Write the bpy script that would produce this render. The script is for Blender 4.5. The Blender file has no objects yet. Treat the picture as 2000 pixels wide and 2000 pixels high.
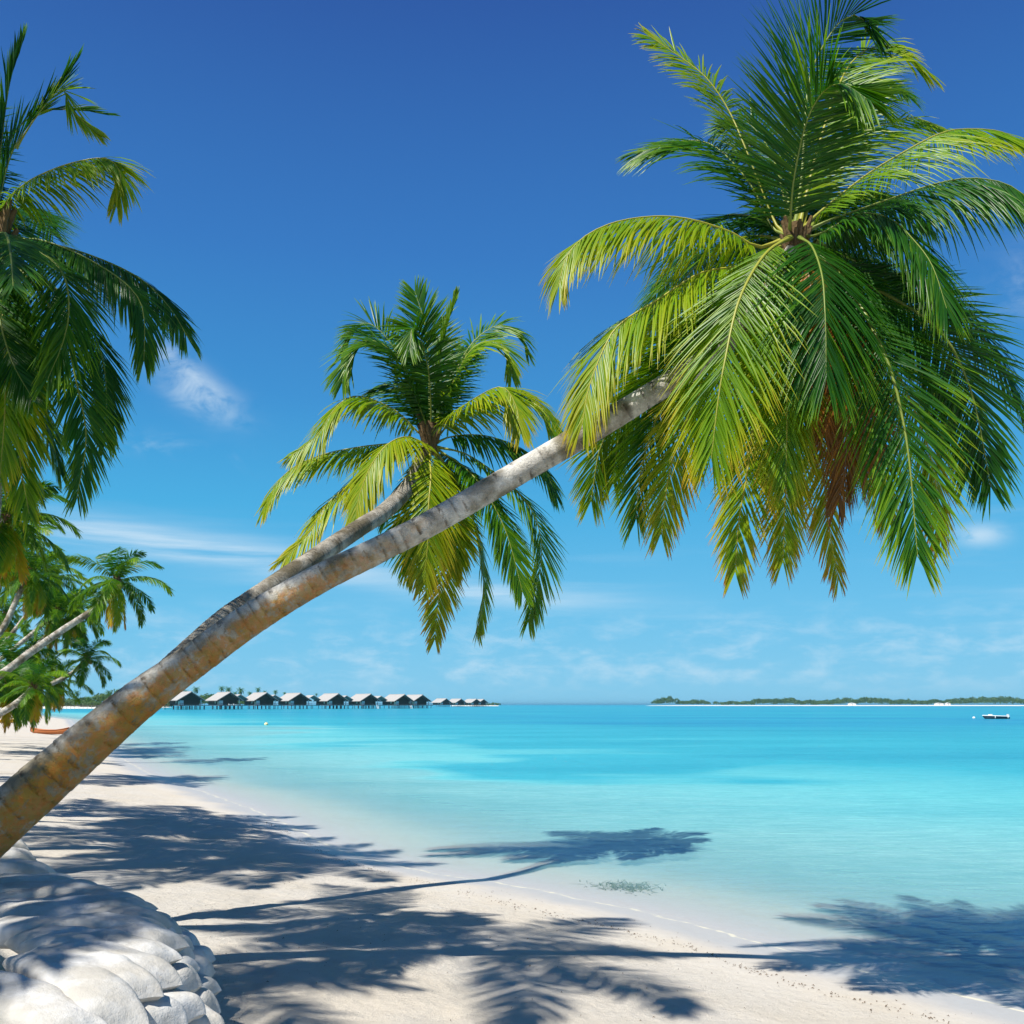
import bpy, math, random
import numpy as np
from mathutils import Vector, noise as mnoise

random.seed(7)
scene = bpy.context.scene
C = scene.collection

# ------------------------------------------------------------------ camera
F, HY, CAMZ = 1900.0, 1376.0, 2.6          # focal length in px of the 2000 px frame, horizon row, eye height
cam = bpy.data.cameras.new('camera')
cam.sensor_width = 36.0
cam.lens = 36.0 * F / 2000.0
cam.shift_y = (HY - 1000.0) / 2000.0
cam.clip_start, cam.clip_end = 0.05, 30000.0
camo = bpy.data.objects.new('camera', cam)
camo.location = (0, 0, CAMZ)
camo.rotation_euler = (math.radians(90), 0, 0)
C.objects.link(camo)
scene.camera = camo

# ------------------------------------------------------------------ sun, sky, exposure
SUN_TRAVEL = Vector((0.43, 0.455, -1.0)).normalized()
sl = bpy.data.lights.new('sun', 'SUN')
sl.energy, sl.angle, sl.color = 5.0, math.radians(0.53), (1.0, 0.95, 0.86)
so = bpy.data.objects.new('sun', sl)
so.rotation_euler = SUN_TRAVEL.to_track_quat('-Z', 'Y').to_euler()
so.location = (-20, -25, 60)
C.objects.link(so)

world = bpy.data.worlds.new('World')
scene.world = world
world.use_nodes = True
wt = world.node_tree
wt.nodes.clear()


def nd(nt, kind, **kw):
    n = nt.nodes.new(kind)
    for k, v in kw.items():
        if k == 'inp':
            for a, b in v.items():
                n.inputs[a].default_value = b
        else:
            setattr(n, k, v)
    return n


def mth(nt, op, a, b=None, c=None, clamp=False):
    n = nt.nodes.new('ShaderNodeMath')
    n.operation = op
    n.use_clamp = clamp
    for i, v in enumerate((a, b, c)):
        if v is None:
            continue
        if isinstance(v, (int, float)):
            n.inputs[i].default_value = v
        else:
            nt.links.new(v, n.inputs[i])
    return n.outputs[0]


def mixc(nt, fac, a, b, mode='MIX'):
    n = nt.nodes.new('ShaderNodeMix')
    n.data_type = 'RGBA'
    n.blend_type = mode
    for i, v in ((0, fac), (6, a), (7, b)):
        if isinstance(v, (int, float)):
            n.inputs[i].default_value = v
        elif isinstance(v, tuple):
            n.inputs[i].default_value = v if len(v) == 4 else (*v, 1)
        else:
            nt.links.new(v, n.inputs[i])
    return n.outputs[2]


def smooth(nt, v, lo, hi, a=0.0, b=1.0):
    n = nt.nodes.new('ShaderNodeMapRange')
    n.interpolation_type = 'SMOOTHSTEP'
    nt.links.new(v, n.inputs[0])
    n.inputs[1].default_value, n.inputs[2].default_value = lo, hi
    n.inputs[3].default_value, n.inputs[4].default_value = a, b
    return n.outputs[0]


def ramp(nt, fac, stops, interp='LINEAR'):
    n = nt.nodes.new('ShaderNodeValToRGB')
    cr = n.color_ramp
    cr.interpolation = interp
    while len(cr.elements) < len(stops):
        cr.elements.new(0.5)
    for e, (p, c) in zip(cr.elements, stops):
        e.position = p
        e.color = (*c, 1)
    nt.links.new(fac, n.inputs[0])
    return n.outputs[0]


def noise_t(nt, vec, scale, detail=4, rough=0.55, dist=0.0, d4=False):
    n = nt.nodes.new('ShaderNodeTexNoise')
    n.inputs['Scale'].default_value = scale
    n.inputs['Detail'].default_value = detail
    n.inputs['Roughness'].default_value = rough
    n.inputs['Distortion'].default_value = dist
    if vec is not None:
        nt.links.new(vec, n.inputs['Vector'])
    return n.outputs[0]


def mapping(nt, vec, scale=(1, 1, 1), rot=(0, 0, 0), loc=(0, 0, 0)):
    n = nt.nodes.new('ShaderNodeMapping')
    n.inputs['Scale'].default_value = scale
    n.inputs['Rotation'].default_value = rot
    n.inputs['Location'].default_value = loc
    nt.links.new(vec, n.inputs[0])
    return n.outputs[0]


sky = nd(wt, 'ShaderNodeTexSky', sky_type='NISHITA', sun_disc=False)
to_sun = -SUN_TRAVEL
sky.sun_elevation = math.asin(to_sun.z)
sky.sun_rotation = math.atan2(to_sun.x, to_sun.y)
sky.altitude = 0
sky.air_density, sky.dust_density, sky.ozone_density = 1.0, 0.15, 3.0
hsv = nd(wt, 'ShaderNodeHueSaturation')
hsv.inputs['Saturation'].default_value = 0.95
wt.links.new(sky.outputs[0], hsv.inputs['Color'])
skycol = mixc(wt, 1.0, hsv.outputs[0], (0.90, 0.98, 0.95), 'MULTIPLY')
# clouds by direction
geo = nd(wt, 'ShaderNodeTexCoord')
sep = nd(wt, 'ShaderNodeSeparateXYZ')
wt.links.new(geo.outputs['Generated'], sep.inputs[0])
az = mth(wt, 'MULTIPLY', mth(wt, 'ARCTAN2', sep.outputs[0], sep.outputs[1]), 180 / math.pi)
el = mth(wt, 'MULTIPLY', mth(wt, 'ARCSINE', sep.outputs[2]), 180 / math.pi)
cmb = nd(wt, 'ShaderNodeCombineXYZ')
wt.links.new(az, cmb.inputs[0])
wt.links.new(el, cmb.inputs[1])
AE = cmb.outputs[0]


def pix_ang(px, py):
    x, z = (px - 1000) / F, (HY - py) / F
    return math.degrees(math.atan(x)), math.degrees(math.atan(z / math.hypot(1, x)))


def blob(px, py, sa, se, tilt=0.0):
    a0, e0 = pix_ang(px, py)
    da = mth(wt, 'SUBTRACT', az, a0)
    de = mth(wt, 'SUBTRACT', mth(wt, 'SUBTRACT', el, e0), mth(wt, 'MULTIPLY', da, tilt))
    q = mth(wt, 'ADD', mth(wt, 'POWER', mth(wt, 'ABSOLUTE', mth(wt, 'DIVIDE', da, sa)), 2.0),
            mth(wt, 'POWER', mth(wt, 'ABSOLUTE', mth(wt, 'DIVIDE', de, se)), 2.0))
    return mth(wt, 'POWER', 2.718, mth(wt, 'MULTIPLY', q, -1.0))


band_col = ramp(wt, mth(wt, 'DIVIDE', el, 90.0), [(0.0, (0.24, 0.62, 0.89)), (0.06, (0.15, 0.55, 0.87)), (0.125, (0.066, 0.44, 0.80)), (0.19, (0.048, 0.30, 0.68)), (0.275, (0.038, 0.20, 0.57)),
                                                 (0.40, (0.026, 0.104, 0.395)), (0.65, (0.020, 0.080, 0.30)), (1.0, (0.017, 0.070, 0.26))])
vm = nd(wt, 'ShaderNodeVectorMath', operation='SCALE')
wt.links.new(band_col, vm.inputs[0])
vm.inputs['Scale'].default_value = 1.0 / 0.085
skycol = mixc(wt, smooth(wt, el, 34.0, 75.0, 0.92, 0.55), skycol, vm.outputs[0])
n1 = noise_t(wt, mapping(wt, AE, (0.22, 0.42, 1)), 1.0, 7, 0.6, 0.4)
n2 = noise_t(wt, mapping(wt, AE, (0.05, 0.55, 1), rot=(0, 0, math.radians(3))), 1.0, 6, 0.55, 0.3)
n3 = noise_t(wt, mapping(wt, AE, (0.30, 0.75, 1), loc=(31, 7, 0)), 1.0, 7, 0.62, 0.2)
puff = mth(wt, 'MULTIPLY', mth(wt, 'ADD', blob(395, 775, 1.9, 0.95, -0.3), mth(wt, 'MULTIPLY', blob(350, 710, 1.5, 0.7, -0.5), 0.75)),
           smooth(wt, noise_t(wt, mapping(wt, AE, (0.35, 0.6, 1), loc=(3, 1, 0)), 1.0, 6, 0.6, 0.6), 0.30, 0.66))
puff2 = mth(wt, 'MULTIPLY', blob(1915, 1045, 1.15, 0.55, -0.05), smooth(wt, n3, 0.30, 0.52))
band = mth(wt, 'MULTIPLY', mth(wt, 'ADD', blob(380, 1072, 10.0, 0.85, -0.10), mth(wt, 'MULTIPLY', blob(1000, 1165, 7.0, 0.55, -0.04), 0.55)),
           smooth(wt, n2, 0.30, 0.62))
wisp = mth(wt, 'MULTIPLY', mth(wt, 'ADD', blob(330, 875, 3.5, 0.6, -0.1), blob(2040, 530, 2.6, 1.6, 0.2)), smooth(wt, n1, 0.42, 0.7))
low = mth(wt, 'MULTIPLY', smooth(wt, n3, 0.42, 0.76),
          mth(wt, 'MULTIPLY', smooth(wt, el, 0.2, 1.6), smooth(wt, el, 3.0, 6.6, 1.0, 0.0)))
low2 = mth(wt, 'MULTIPLY', smooth(wt, n2, 0.5, 0.8), mth(wt, 'MULTIPLY', smooth(wt, el, 1.5, 4.0), smooth(wt, el, 6.0, 14.0, 1.0, 0.0)))
cl = mth(wt, 'MULTIPLY', puff, 0.62)
for c, k in ((puff2, 0.6), (band, 1.0), (wisp, 0.3), (low, 0.42), (low2, 0.25)):
    cl = mth(wt, 'ADD', cl, mth(wt, 'MULTIPLY', c, k))
cl = mth(wt, 'MINIMUM', cl, 0.8)
skyfin = mixc(wt, cl, skycol, (8.6, 10.2, 11.4))
bg = nd(wt, 'ShaderNodeBackground')
bg.inputs['Strength'].default_value = 0.0561
wt.links.new(skyfin, bg.inputs['Color'])
wo = nd(wt, 'ShaderNodeOutputWorld')
wt.links.new(bg.outputs[0], wo.inputs['Surface'])

vs = scene.view_settings
vs.view_transform = 'Standard'
vs.look = 'None'
vs.exposure = 0.6
vs.gamma = 1.0
scene.cycles.max_bounces = 5
scene.cycles.diffuse_bounces = 3
scene.cycles.glossy_bounces = 2
scene.cycles.transmission_bounces = 3
scene.cycles.transparent_max_bounces = 8
scene.cycles.caustics_reflective = False
scene.cycles.caustics_refractive = False
scene.cycles.use_denoising = True
scene.cycles.use_adaptive_sampling = True
scene.cycles.adaptive_threshold = 0.02
scene.cycles.sample_clamp_indirect = 6.0

# ------------------------------------------------------------------ helpers


def P(px, py, d):
    """World point seen at a pixel of the 2000 px frame, at distance d along the view axis."""
    return Vector(((px - 1000) / F * d, d, CAMZ + (HY - py) / F * d))


def G(px, py, z=0.0):
    d = (CAMZ - z) * F / (py - HY)
    return Vector(((px - 1000) / F * d, d, z))


def link(o, parent=None):
    C.objects.link(o)
    if parent is not None:
        o.parent = parent
    return o


def meshobj(name, verts, faces, mat, parent=None, loc=(0, 0, 0), smooth_=False):
    me = bpy.data.meshes.new(name)
    me.from_pydata([tuple(v) for v in verts], [], [tuple(f) for f in faces])
    if mat:
        me.materials.append(mat)
    if smooth_:
        me.polygons.foreach_set('use_smooth', [True] * len(me.polygons))
    me.update()
    o = bpy.data.objects.new(name, me)
    o.location = loc
    return link(o, parent)


def npmesh(name, V, quads, mat, attrs=None, smooth_=True):
    """mesh from numpy arrays; quads (n,4); attrs name -> per-vertex float array"""
    me = bpy.data.meshes.new(name)
    nv, nf = len(V), len(quads)
    me.vertices.add(nv)
    me.vertices.foreach_set('co', np.asarray(V, dtype=np.float32).ravel())
    me.loops.add(nf * 4)
    me.loops.foreach_set('vertex_index', np.asarray(quads, dtype=np.int32).ravel())
    me.polygons.add(nf)
    me.polygons.foreach_set('loop_start', np.arange(0, nf * 4, 4, dtype=np.int32))
    me.polygons.foreach_set('use_smooth', np.full(nf, smooth_))
    if attrs:
        for k, a in attrs.items():
            at = me.attributes.new(k, 'FLOAT', 'POINT')
            at.data.foreach_set('value', np.asarray(a, dtype=np.float32))
    me.update(calc_edges=True)
    me.validate()
    if mat:
        me.materials.append(mat)
    return me


def place(name, me, parent=None, loc=(0, 0, 0), rot=None, scale=None):
    o = bpy.data.objects.new(name, me)
    o.location = loc
    if rot is not None:
        o.rotation_euler = rot
    if scale is not None:
        o.scale = scale
    return link(o, parent)


def empty(name, loc, rz=0.0):
    o = bpy.data.objects.new(name, None)
    o.location = loc
    o.rotation_euler = (0, 0, rz)
    o.empty_display_size = 0.2
    return link(o)


def tag(o, label=None, cat=None, group=None, kind=None):
    for k, v in (('label', label), ('category', cat), ('group', group), ('kind', kind)):
        if v:
            o[k] = v
    return o


class MB:
    def __init__(self):
        self.v, self.f = [], []

    def add(self, vs_, fs):
        n = len(self.v)
        self.v += [tuple(v) for v in vs_]
        self.f += [tuple(i + n for i in f) for f in fs]
        return self

    def box(self, x0, x1, y0, y1, z0, z1):
        return self.add([(x0, y0, z0), (x1, y0, z0), (x1, y1, z0), (x0, y1, z0), (x0, y0, z1), (x1, y0, z1), (x1, y1, z1), (x0, y1, z1)],
                        [(0, 3, 2, 1), (4, 5, 6, 7), (0, 1, 5, 4), (1, 2, 6, 5), (2, 3, 7, 6), (3, 0, 4, 7)])

    def tube(self, a, b, r0, r1, n=8):
        a, b = Vector(a), Vector(b)
        t = (b - a).normalized()
        s = t.orthogonal().normalized()
        u = t.cross(s)
        vs_ = []
        for p, r in ((a, r0), (b, r1)):
            for i in range(n):
                w = 2 * math.pi * i / n
                vs_.append(p + (s * math.cos(w) + u * math.sin(w)) * r)
        fs = [(i, (i + 1) % n, n + (i + 1) % n, n + i) for i in range(n)]
        fs += [tuple(range(n - 1, -1, -1)), tuple(range(n, 2 * n))]
        return self.add(vs_, fs)

    def mesh(self, name, mat, smooth_=False):
        me = bpy.data.meshes.new(name)
        me.from_pydata(self.v, [], self.f)
        me.materials.append(mat)
        if smooth_:
            me.polygons.foreach_set('use_smooth', [True] * len(me.polygons))
        me.update()
        return me


def newmat(name):
    m = bpy.data.materials.new(name)
    m.use_nodes = True
    nt = m.node_tree
    nt.nodes.clear()
    out = nt.nodes.new('ShaderNodeOutputMaterial')
    return m, nt, out


def principled(nt, out, col, rough=0.7, spec=0.5, normal=None, metal=0.0):
    b = nt.nodes.new('ShaderNodeBsdfPrincipled')
    for k, v in (('Base Color', col), ('Roughness', rough), ('Specular IOR Level', spec), ('Normal', normal), ('Metallic', metal)):
        if v is None:
            continue
        if isinstance(v, (int, float)):
            b.inputs[k].default_value = v
        elif isinstance(v, tuple):
            b.inputs[k].default_value = (*v, 1)
        else:
            nt.links.new(v, b.inputs[k])
    if out is not None:
        nt.links.new(b.outputs[0], out.inputs['Surface'])
    return b


def bump(nt, h, strength, dist, normal=None):
    n = nt.nodes.new('ShaderNodeBump')
    n.inputs['Strength'].default_value = strength
    n.inputs['Distance'].default_value = dist
    nt.links.new(h, n.inputs['Height'])
    if normal is not None:
        nt.links.new(normal, n.inputs['Normal'])
    return n.outputs[0]


def attr(nt, name):
    n = nt.nodes.new('ShaderNodeAttribute')
    n.attribute_name = name
    return n.outputs['Fac']


def objvec(nt, which='Object'):
    return nt.nodes.new('ShaderNodeTexCoord').outputs[which]


def geopos(nt):
    return nt.nodes.new('ShaderNodeNewGeometry').outputs['Position']


def simple_mat(name, col, rough=0.7, var=0.15, scale=8.0, spec=0.4, bmp=0.0):
    m, nt, out = newmat(name)
    v = objvec(nt)
    n = noise_t(nt, v, scale, 5, 0.6)
    c = mixc(nt, n, tuple(x * (1 - var) for x in col), tuple(min(1, x * (1 + var)) for x in col))
    nrm = bump(nt, n, bmp, 0.02) if bmp else None
    principled(nt, out, c, rough, spec, nrm)
    return m


def sstep(x, a, b):
    t = np.clip((x - a) / (b - a), 0, 1)
    return t * t * (3 - 2 * t)


def catmull(pts, n):
    """arc-length resampled Catmull-Rom through rows of pts (any number of columns; first three are xyz)"""
    Pn = np.array(pts, dtype=float)
    ext = np.vstack([2 * Pn[0] - Pn[1], Pn, 2 * Pn[-1] - Pn[-2]])
    out = []
    for i in range(len(Pn) - 1):
        p0, p1, p2, p3 = ext[i], ext[i + 1], ext[i + 2], ext[i + 3]
        for t in np.linspace(0, 1, 24, endpoint=False):
            out.append(0.5 * ((2 * p1) + (-p0 + p2) * t + (2 * p0 - 5 * p1 + 4 * p2 - p3) * t * t + (-p0 + 3 * p1 - 3 * p2 + p3) * t ** 3))
    out.append(Pn[-1])
    out = np.array(out)
    s = np.concatenate([[0], np.cumsum(np.linalg.norm(np.diff(out[:, :3], axis=0), axis=1))])
    u = np.linspace(0, s[-1], n)
    return np.stack([np.interp(u, s, out[:, k]) for k in range(out.shape[1])], axis=1), s[-1]


def unit(a):
    return a / np.maximum(np.linalg.norm(a, axis=-1, keepdims=True), 1e-9)


def vnoise(X, Y, seed, scale):
    """smooth value noise on numpy arrays"""
    x, y = X / scale + seed * 17.13, Y / scale + seed * 9.71
    xi, yi = np.floor(x).astype(np.int64), np.floor(y).astype(np.int64)
    fx, fy = x - xi, y - yi
    fx, fy = fx * fx * (3 - 2 * fx), fy * fy * (3 - 2 * fy)

    def h(a, b):
        k = (a * 374761393 + b * 668265263 + seed * 1013904223) & 0xFFFFFFFF
        k = ((k ^ (k >> 13)) * 1274126177) & 0xFFFFFFFF
        return ((k ^ (k >> 16)) & 0xFFFF) / 65535.0
    return (h(xi, yi) * (1 - fx) + h(xi + 1, yi) * fx) * (1 - fy) + (h(xi, yi + 1) * (1 - fx) + h(xi + 1, yi + 1) * fx) * fy


# ------------------------------------------------------------------ ground, sea bed and water
shore_px = [(1987, 1962), (1697, 1891), (1531, 1846), (1360, 1800), (1200, 1763), (997, 1724), (831, 1699), (730, 1674), (650, 1646), (575, 1610),
            (500, 1578), (424, 1552), (380, 1538), (333, 1524), (290, 1505), (258, 1488), (217, 1466), (182, 1440), (150, 1418), (138, 1406), (60, 1396), (0, 1393)]
shore = [(300, -300), (80, -80), (30, -21), (15, -6), (9, 2), (6.2, 5.8)] + [tuple(G(*p)[:2]) for p in shore_px] + [(-240, 318), (-420, 330), (-1500, 420)]
poly = shore + [(-3000, -3000), (3000, -3000)]
SH = np.array(shore)


def signed_shore(X, Y):
    """distance to the water's edge; positive on land"""
    best = np.full(X.shape, 1e9)
    for (ax, ay), (bx, by) in zip(SH[:-1], SH[1:]):
        dx, dy = bx - ax, by - ay
        t = np.clip(((X - ax) * dx + (Y - ay) * dy) / (dx * dx + dy * dy), 0, 1)
        best = np.minimum(best, np.hypot(X - ax - t * dx, Y - ay - t * dy))
    ins = np.zeros(X.shape, bool)
    pl = np.array(poly)
    j = len(pl) - 1
    for i in range(len(pl)):
        xi, yi, xj, yj = *pl[i], *pl[j]
        if yi != yj:
            c = ((yi > Y) != (yj > Y)) & (X < (xj - xi) * (Y - yi) / (yj - yi) + xi)
            ins ^= c
        j = i
    return np.where(ins, best, -best)


bank_line = np.array([(-9.0, 15.5), (-6.2, 11.2), (-4.6, 9.0), (-3.5, 7.6), (-2.75, 6.3), (-2.35, 5.3), (-2.1, 4.5), (-1.9, 3.5), (-1.6, 2.0), (-1.0, 0.0), (0, -4)])


def bank_dist(X, Y):
    """positive to the left of the sandbag line"""
    xl = np.interp(Y, bank_line[::-1, 1], bank_line[::-1, 0])
    return (xl - X) * 0.9


def height(X, Y, d):
    land = 1.3 * (1 - np.exp(-np.maximum(d, 0) / 12.0))
    land = land + 0.05 * (vnoise(X, Y, 3, 2.6) - 0.5) * sstep(d, 0.5, 4) + 0.022 * (vnoise(X, Y, 5, 0.7) - 0.5) * sstep(d, 0.8, 3)
    land = land + 0.010 * (vnoise(X, Y, 8, 0.23) - 0.5) * sstep(d, 1.2, 3)
    dip = sstep(vnoise(X, Y, 14, 0.42), .62, .86) * .5 + sstep(vnoise(X, Y, 15, 0.6), .66, .9) * .5
    land = land - 0.035 * dip * sstep(d, 1.6, 3.5)
    bd = bank_dist(X, Y)
    rise = sstep(bd, 0.3, 1.0) * sstep(Y, -6, 0) * (1 - sstep(Y, 11, 16))
    land = land + rise * np.clip(1.13 - land, 0, 1)
    s = np.maximum(-d, 0)
    sea = -(0.034 * s * (1 - sstep(s, 10, 60) * 0.4) + 0.02 * s * sstep(s, 15, 60))
    sea = np.maximum(sea, -2.6) + 0.03 * (vnoise(X, Y, 11, 3.5) - 0.5) * sstep(s, 0.5, 4)
    return np.where(d > 0, land, sea)


def polar_grid(front, nfront, nback, rows):
    th = np.concatenate([np.linspace(-front, front, nfront, endpoint=False), np.linspace(front, 360 - front, nback, endpoint=False)])
    th = np.radians(th)
    R_, T_ = np.meshgrid(rows, th, indexing='ij')
    X, Y = R_ * np.sin(T_), R_ * np.cos(T_)
    nr, nt_ = X.shape
    i = np.arange(nr - 1)[:, None] * nt_
    j = np.arange(nt_)[None, :]
    jn = (j + 1) % nt_
    q = np.stack([i + j, i + jn, i + nt_ + jn, i + nt_ + j], -1).reshape(-1, 4)
    return X, Y, q[:, ::-1]


# sand
m_sand, nt, out = newmat('coral_sand')
pos = geopos(nt)
sd = attr(nt, 'shore')
grain = noise_t(nt, pos, 220, 3, 0.7)
mid = noise_t(nt, pos, 9, 6, 0.65)
big = noise_t(nt, pos, 0.9, 4, 0.5)
c0 = mixc(nt, mid, (0.435, 0.40, 0.35), (0.55, 0.52, 0.47))
c0 = mixc(nt, smooth(nt, big, 0.35, 0.7, 0.0, 0.45), c0, (0.475, 0.415, 0.325))
speck = smooth(nt, noise_t(nt, pos, 46, 2, 0.5), 0.70, 0.76)
c0 = mixc(nt, mth(nt, 'MULTIPLY', speck, 0.55), c0, (0.30, 0.21, 0.12))
wedge = mth(nt, 'ADD', sd, mth(nt, 'MULTIPLY', mth(nt, 'SUBTRACT', noise_t(nt, pos, 0.7, 4, 0.5), 0.5), 1.3))
wet = mth(nt, 'MULTIPLY', smooth(nt, wedge, 0.45, 1.5, 1.0, 0.0), smooth(nt, sd, -2.5, -0.2))
c0 = mixc(nt, wet, c0, mixc(nt, mid, (0.37, 0.355, 0.335), (0.44, 0.425, 0.405)))
foam = mth(nt, 'MULTIPLY', smooth(nt, mth(nt, 'ABSOLUTE', mth(nt, 'SUBTRACT', mth(nt, 'ADD', sd, mth(nt, 'MULTIPLY', mth(nt, 'SUBTRACT', noise_t(nt, pos, 1.6, 3, 0.5), 0.5), 0.5)), 0.22)), 0.015, 0.05, 1.0, 0.0),
           smooth(nt, noise_t(nt, pos, 6, 4, 0.6), 0.35, 0.6))
c0 = mixc(nt, mth(nt, 'MULTIPLY', foam, 0.8), c0, (0.72, 0.66, 0.48))
hgt = mth(nt, 'ADD', mth(nt, 'MULTIPLY', mid, 1.0), mth(nt, 'MULTIPLY', grain, 0.16))
dry = smooth(nt, wedge, 0.6, 2.5, 0.12, 1.0)
hgt = mth(nt, 'MULTIPLY', hgt, dry)
nb = bump(nt, hgt, 0.7, 0.06)
rgh = mth(nt, 'ADD', 0.92, mth(nt, 'MULTIPLY', wet, -0.5))
principled(nt, out, c0, rgh, mth(nt, 'ADD', 0.15, mth(nt, 'MULTIPLY', wet, 0.3)), nb)

rows = np.concatenate([[0.01], np.geomspace(0.6, 4.5, 36, endpoint=False), np.geomspace(4.5, 60, 330, endpoint=False), np.geomspace(60, 3000, 90)])
X, Y, q = polar_grid(40, 620, 120, rows)
d = signed_shore(X, Y)
Z = height(X, Y, d)
me = npmesh('sand_beach', np.stack([X, Y, Z], -1).reshape(-1, 3), q, m_sand, {'shore': d.ravel()})
o = place('sand_beach', me)
tag(o, 'white coral sand beach sloping into the lagoon', kind='structure')


def ground_z(x, y):
    X_, Y_ = np.array([float(x)]), np.array([float(y)])
    return float(height(X_, Y_, signed_shore(X_, Y_))[0])


# water: clear over the shallows, its own turquoise where it is deep
m_water, nt, out = newmat('lagoon_water')
pos = geopos(nt)
dep = attr(nt, 'depth')
# wind ripples, long in x
rip1 = noise_t(nt, mapping(nt, pos, (1.3, 3.4, 1), rot=(0, 0, math.radians(-9))), 1.0, 3, 0.5, 0.5)
rip2 = noise_t(nt, mapping(nt, pos, (3.6, 9.5, 1), rot=(0, 0, math.radians(8))), 1.0, 4, 0.55, 0.6)
rip3 = noise_t(nt, mapping(nt, pos, (0.25, 0.8, 1), rot=(0, 0, math.radians(-4))), 1.0, 2, 0.5, 0.2)
shd = mth(nt, 'ADD', attr(nt, 'shore'), mth(nt, 'MULTIPLY', noise_t(nt, pos, 0.8, 3, 0.5), 1.2))
lap = mth(nt, 'MULTIPLY', mth(nt, 'POWER', mth(nt, 'ADD', mth(nt, 'MULTIPLY', mth(nt, 'SINE', mth(nt, 'MULTIPLY', shd, 13.0)), 0.5), 0.5), 3.0), smooth(nt, attr(nt, 'shore'), -3.5, -0.1, 0.0, 0.55))
rip1 = mth(nt, 'ADD', rip1, lap)
hh = mth(nt, 'ADD', mth(nt, 'ADD', mth(nt, 'MULTIPLY', rip1, 1.0), mth(nt, 'MULTIPLY', rip2, 0.4)), mth(nt, 'MULTIPLY', rip3, 1.2))
wn = bump(nt, mth(nt, 'MULTIPLY', hh, smooth(nt, dep, 0.01, 0.25, 0.25, 1.0)), 1.0, 0.26)
body = ramp(nt, mth(nt, 'MULTIPLY', dep, 0.2), [(0.0, (0.31, 0.535, 0.525)), (0.04, (0.245, 0.53, 0.525)), (0.12, (0.13, 0.48, 0.495)), (0.22, (0.040, 0.36, 0.43)),
                                        (0.42, (0.030, 0.315, 0.40)), (0.7, (0.022, 0.265, 0.39)), (1.0, (0.014, 0.20, 0.36))])
mot = noise_t(nt, mapping(nt, pos, (0.9, 3.6, 1), rot=(0, 0, math.radians(-6))), 1.0, 6, 0.65, 0.6)
mot2 = noise_t(nt, mapping(nt, pos, (0.035, 0.12, 1)), 1.0, 5, 0.6, 0.4)
body = mixc(nt, mth(nt, 'MULTIPLY', smooth(nt, mot, 0.40, 0.62), 0.7), body, mixc(nt, 1.0, body, (0.72, 0.86, 0.86), 'MULTIPLY'))
body = mixc(nt, mth(nt, 'MULTIPLY', smooth(nt, mot2, 0.42, 0.64), 0.55), body, mixc(nt, 1.0, body, (0.50, 0.80, 0.86), 'MULTIPLY'))
opac = mth(nt, 'SUBTRACT', 1.0, mth(nt, 'POWER', 2.718, mth(nt, 'MULTIPLY', dep, -6.5)))
dif = nd(nt, 'ShaderNodeBsdfDiffuse')
nt.links.new(body, dif.inputs['Color'])
nt.links.new(bump(nt, hh, 0.5, 0.09), dif.inputs['Normal'])
trn = nd(nt, 'ShaderNodeBsdfTransparent')
nt.links.new(mixc(nt, smooth(nt, dep, 0.0, 0.20), (1, 1, 1), (0.66, 0.96, 0.97)), trn.inputs['Color'])
mx = nd(nt, 'ShaderNodeMixShader')
nt.links.new(opac, mx.inputs[0])
nt.links.new(trn.outputs[0], mx.inputs[1])
nt.links.new(dif.outputs[0], mx.inputs[2])
gl = nd(nt, 'ShaderNodeBsdfGlossy')
gl.inputs['Roughness'].default_value = 0.14
gl.inputs['Color'].default_value = (0.8, 0.9, 1.0, 1)
nt.links.new(wn, gl.inputs['Normal'])
fr = nd(nt, 'ShaderNodeFresnel')
fr.inputs['IOR'].default_value = 1.33
nt.links.new(wn, fr.inputs['Normal'])
mg = nd(nt, 'ShaderNodeMixShader')
nt.links.new(mth(nt, 'MULTIPLY', mth(nt, 'MINIMUM', fr.outputs[0], 0.55), smooth(nt, dep, 0.0, 0.10, 0.12, 0.6)), mg.inputs[0])
nt.links.new(mx.outputs[0], mg.inputs[1])
nt.links.new(gl.outputs[0], mg.inputs[2])
nt.links.new(mg.outputs[0], out.inputs['Surface'])

rows = np.concatenate([[0.01], np.geomspace(3, 300, 260, endpoint=False), np.geomspace(300, 28000, 90)])
X, Y, q = polar_grid(42, 360, 90, rows)
d = signed_shore(X, Y)
dist = np.hypot(X, Y)
s = np.maximum(-d, 0)
dep = -height(X, Y, d)
# shoals and darker channels (the lagoon floor is uneven)
streak = vnoise(X * 0.35, Y, 21, 9.0) * 0.6 + vnoise(X * 0.3, Y, 22, 22.0) * 0.4
dep = dep * (1 + 0.9 * (streak - 0.5) * sstep(s, 6, 40))


def patch(px0, px1, py0, py1, amt):
    """a deeper bed patch whose ground extent is known from the picture"""
    a, b = G((px0 + px1) / 2, py0), G((px0 + px1) / 2, py1)
    cy, ry = (a.y + b.y) / 2, abs(a.y - b.y) / 2
    cx = (a.x + b.x) / 2
    rx = (px1 - px0) / 2 / F * cy
    w = vnoise(X, Y, 31, ry * 0.6) - 0.5
    w2 = vnoise(X * .5, Y, 32, ry * 0.22) - 0.5
    rr = np.hypot((X - cx) / rx, (Y - cy) / ry) + 1.1 * w + 0.7 * w2
    return amt * (1 - sstep(rr, 0.35, 1.2))


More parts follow.
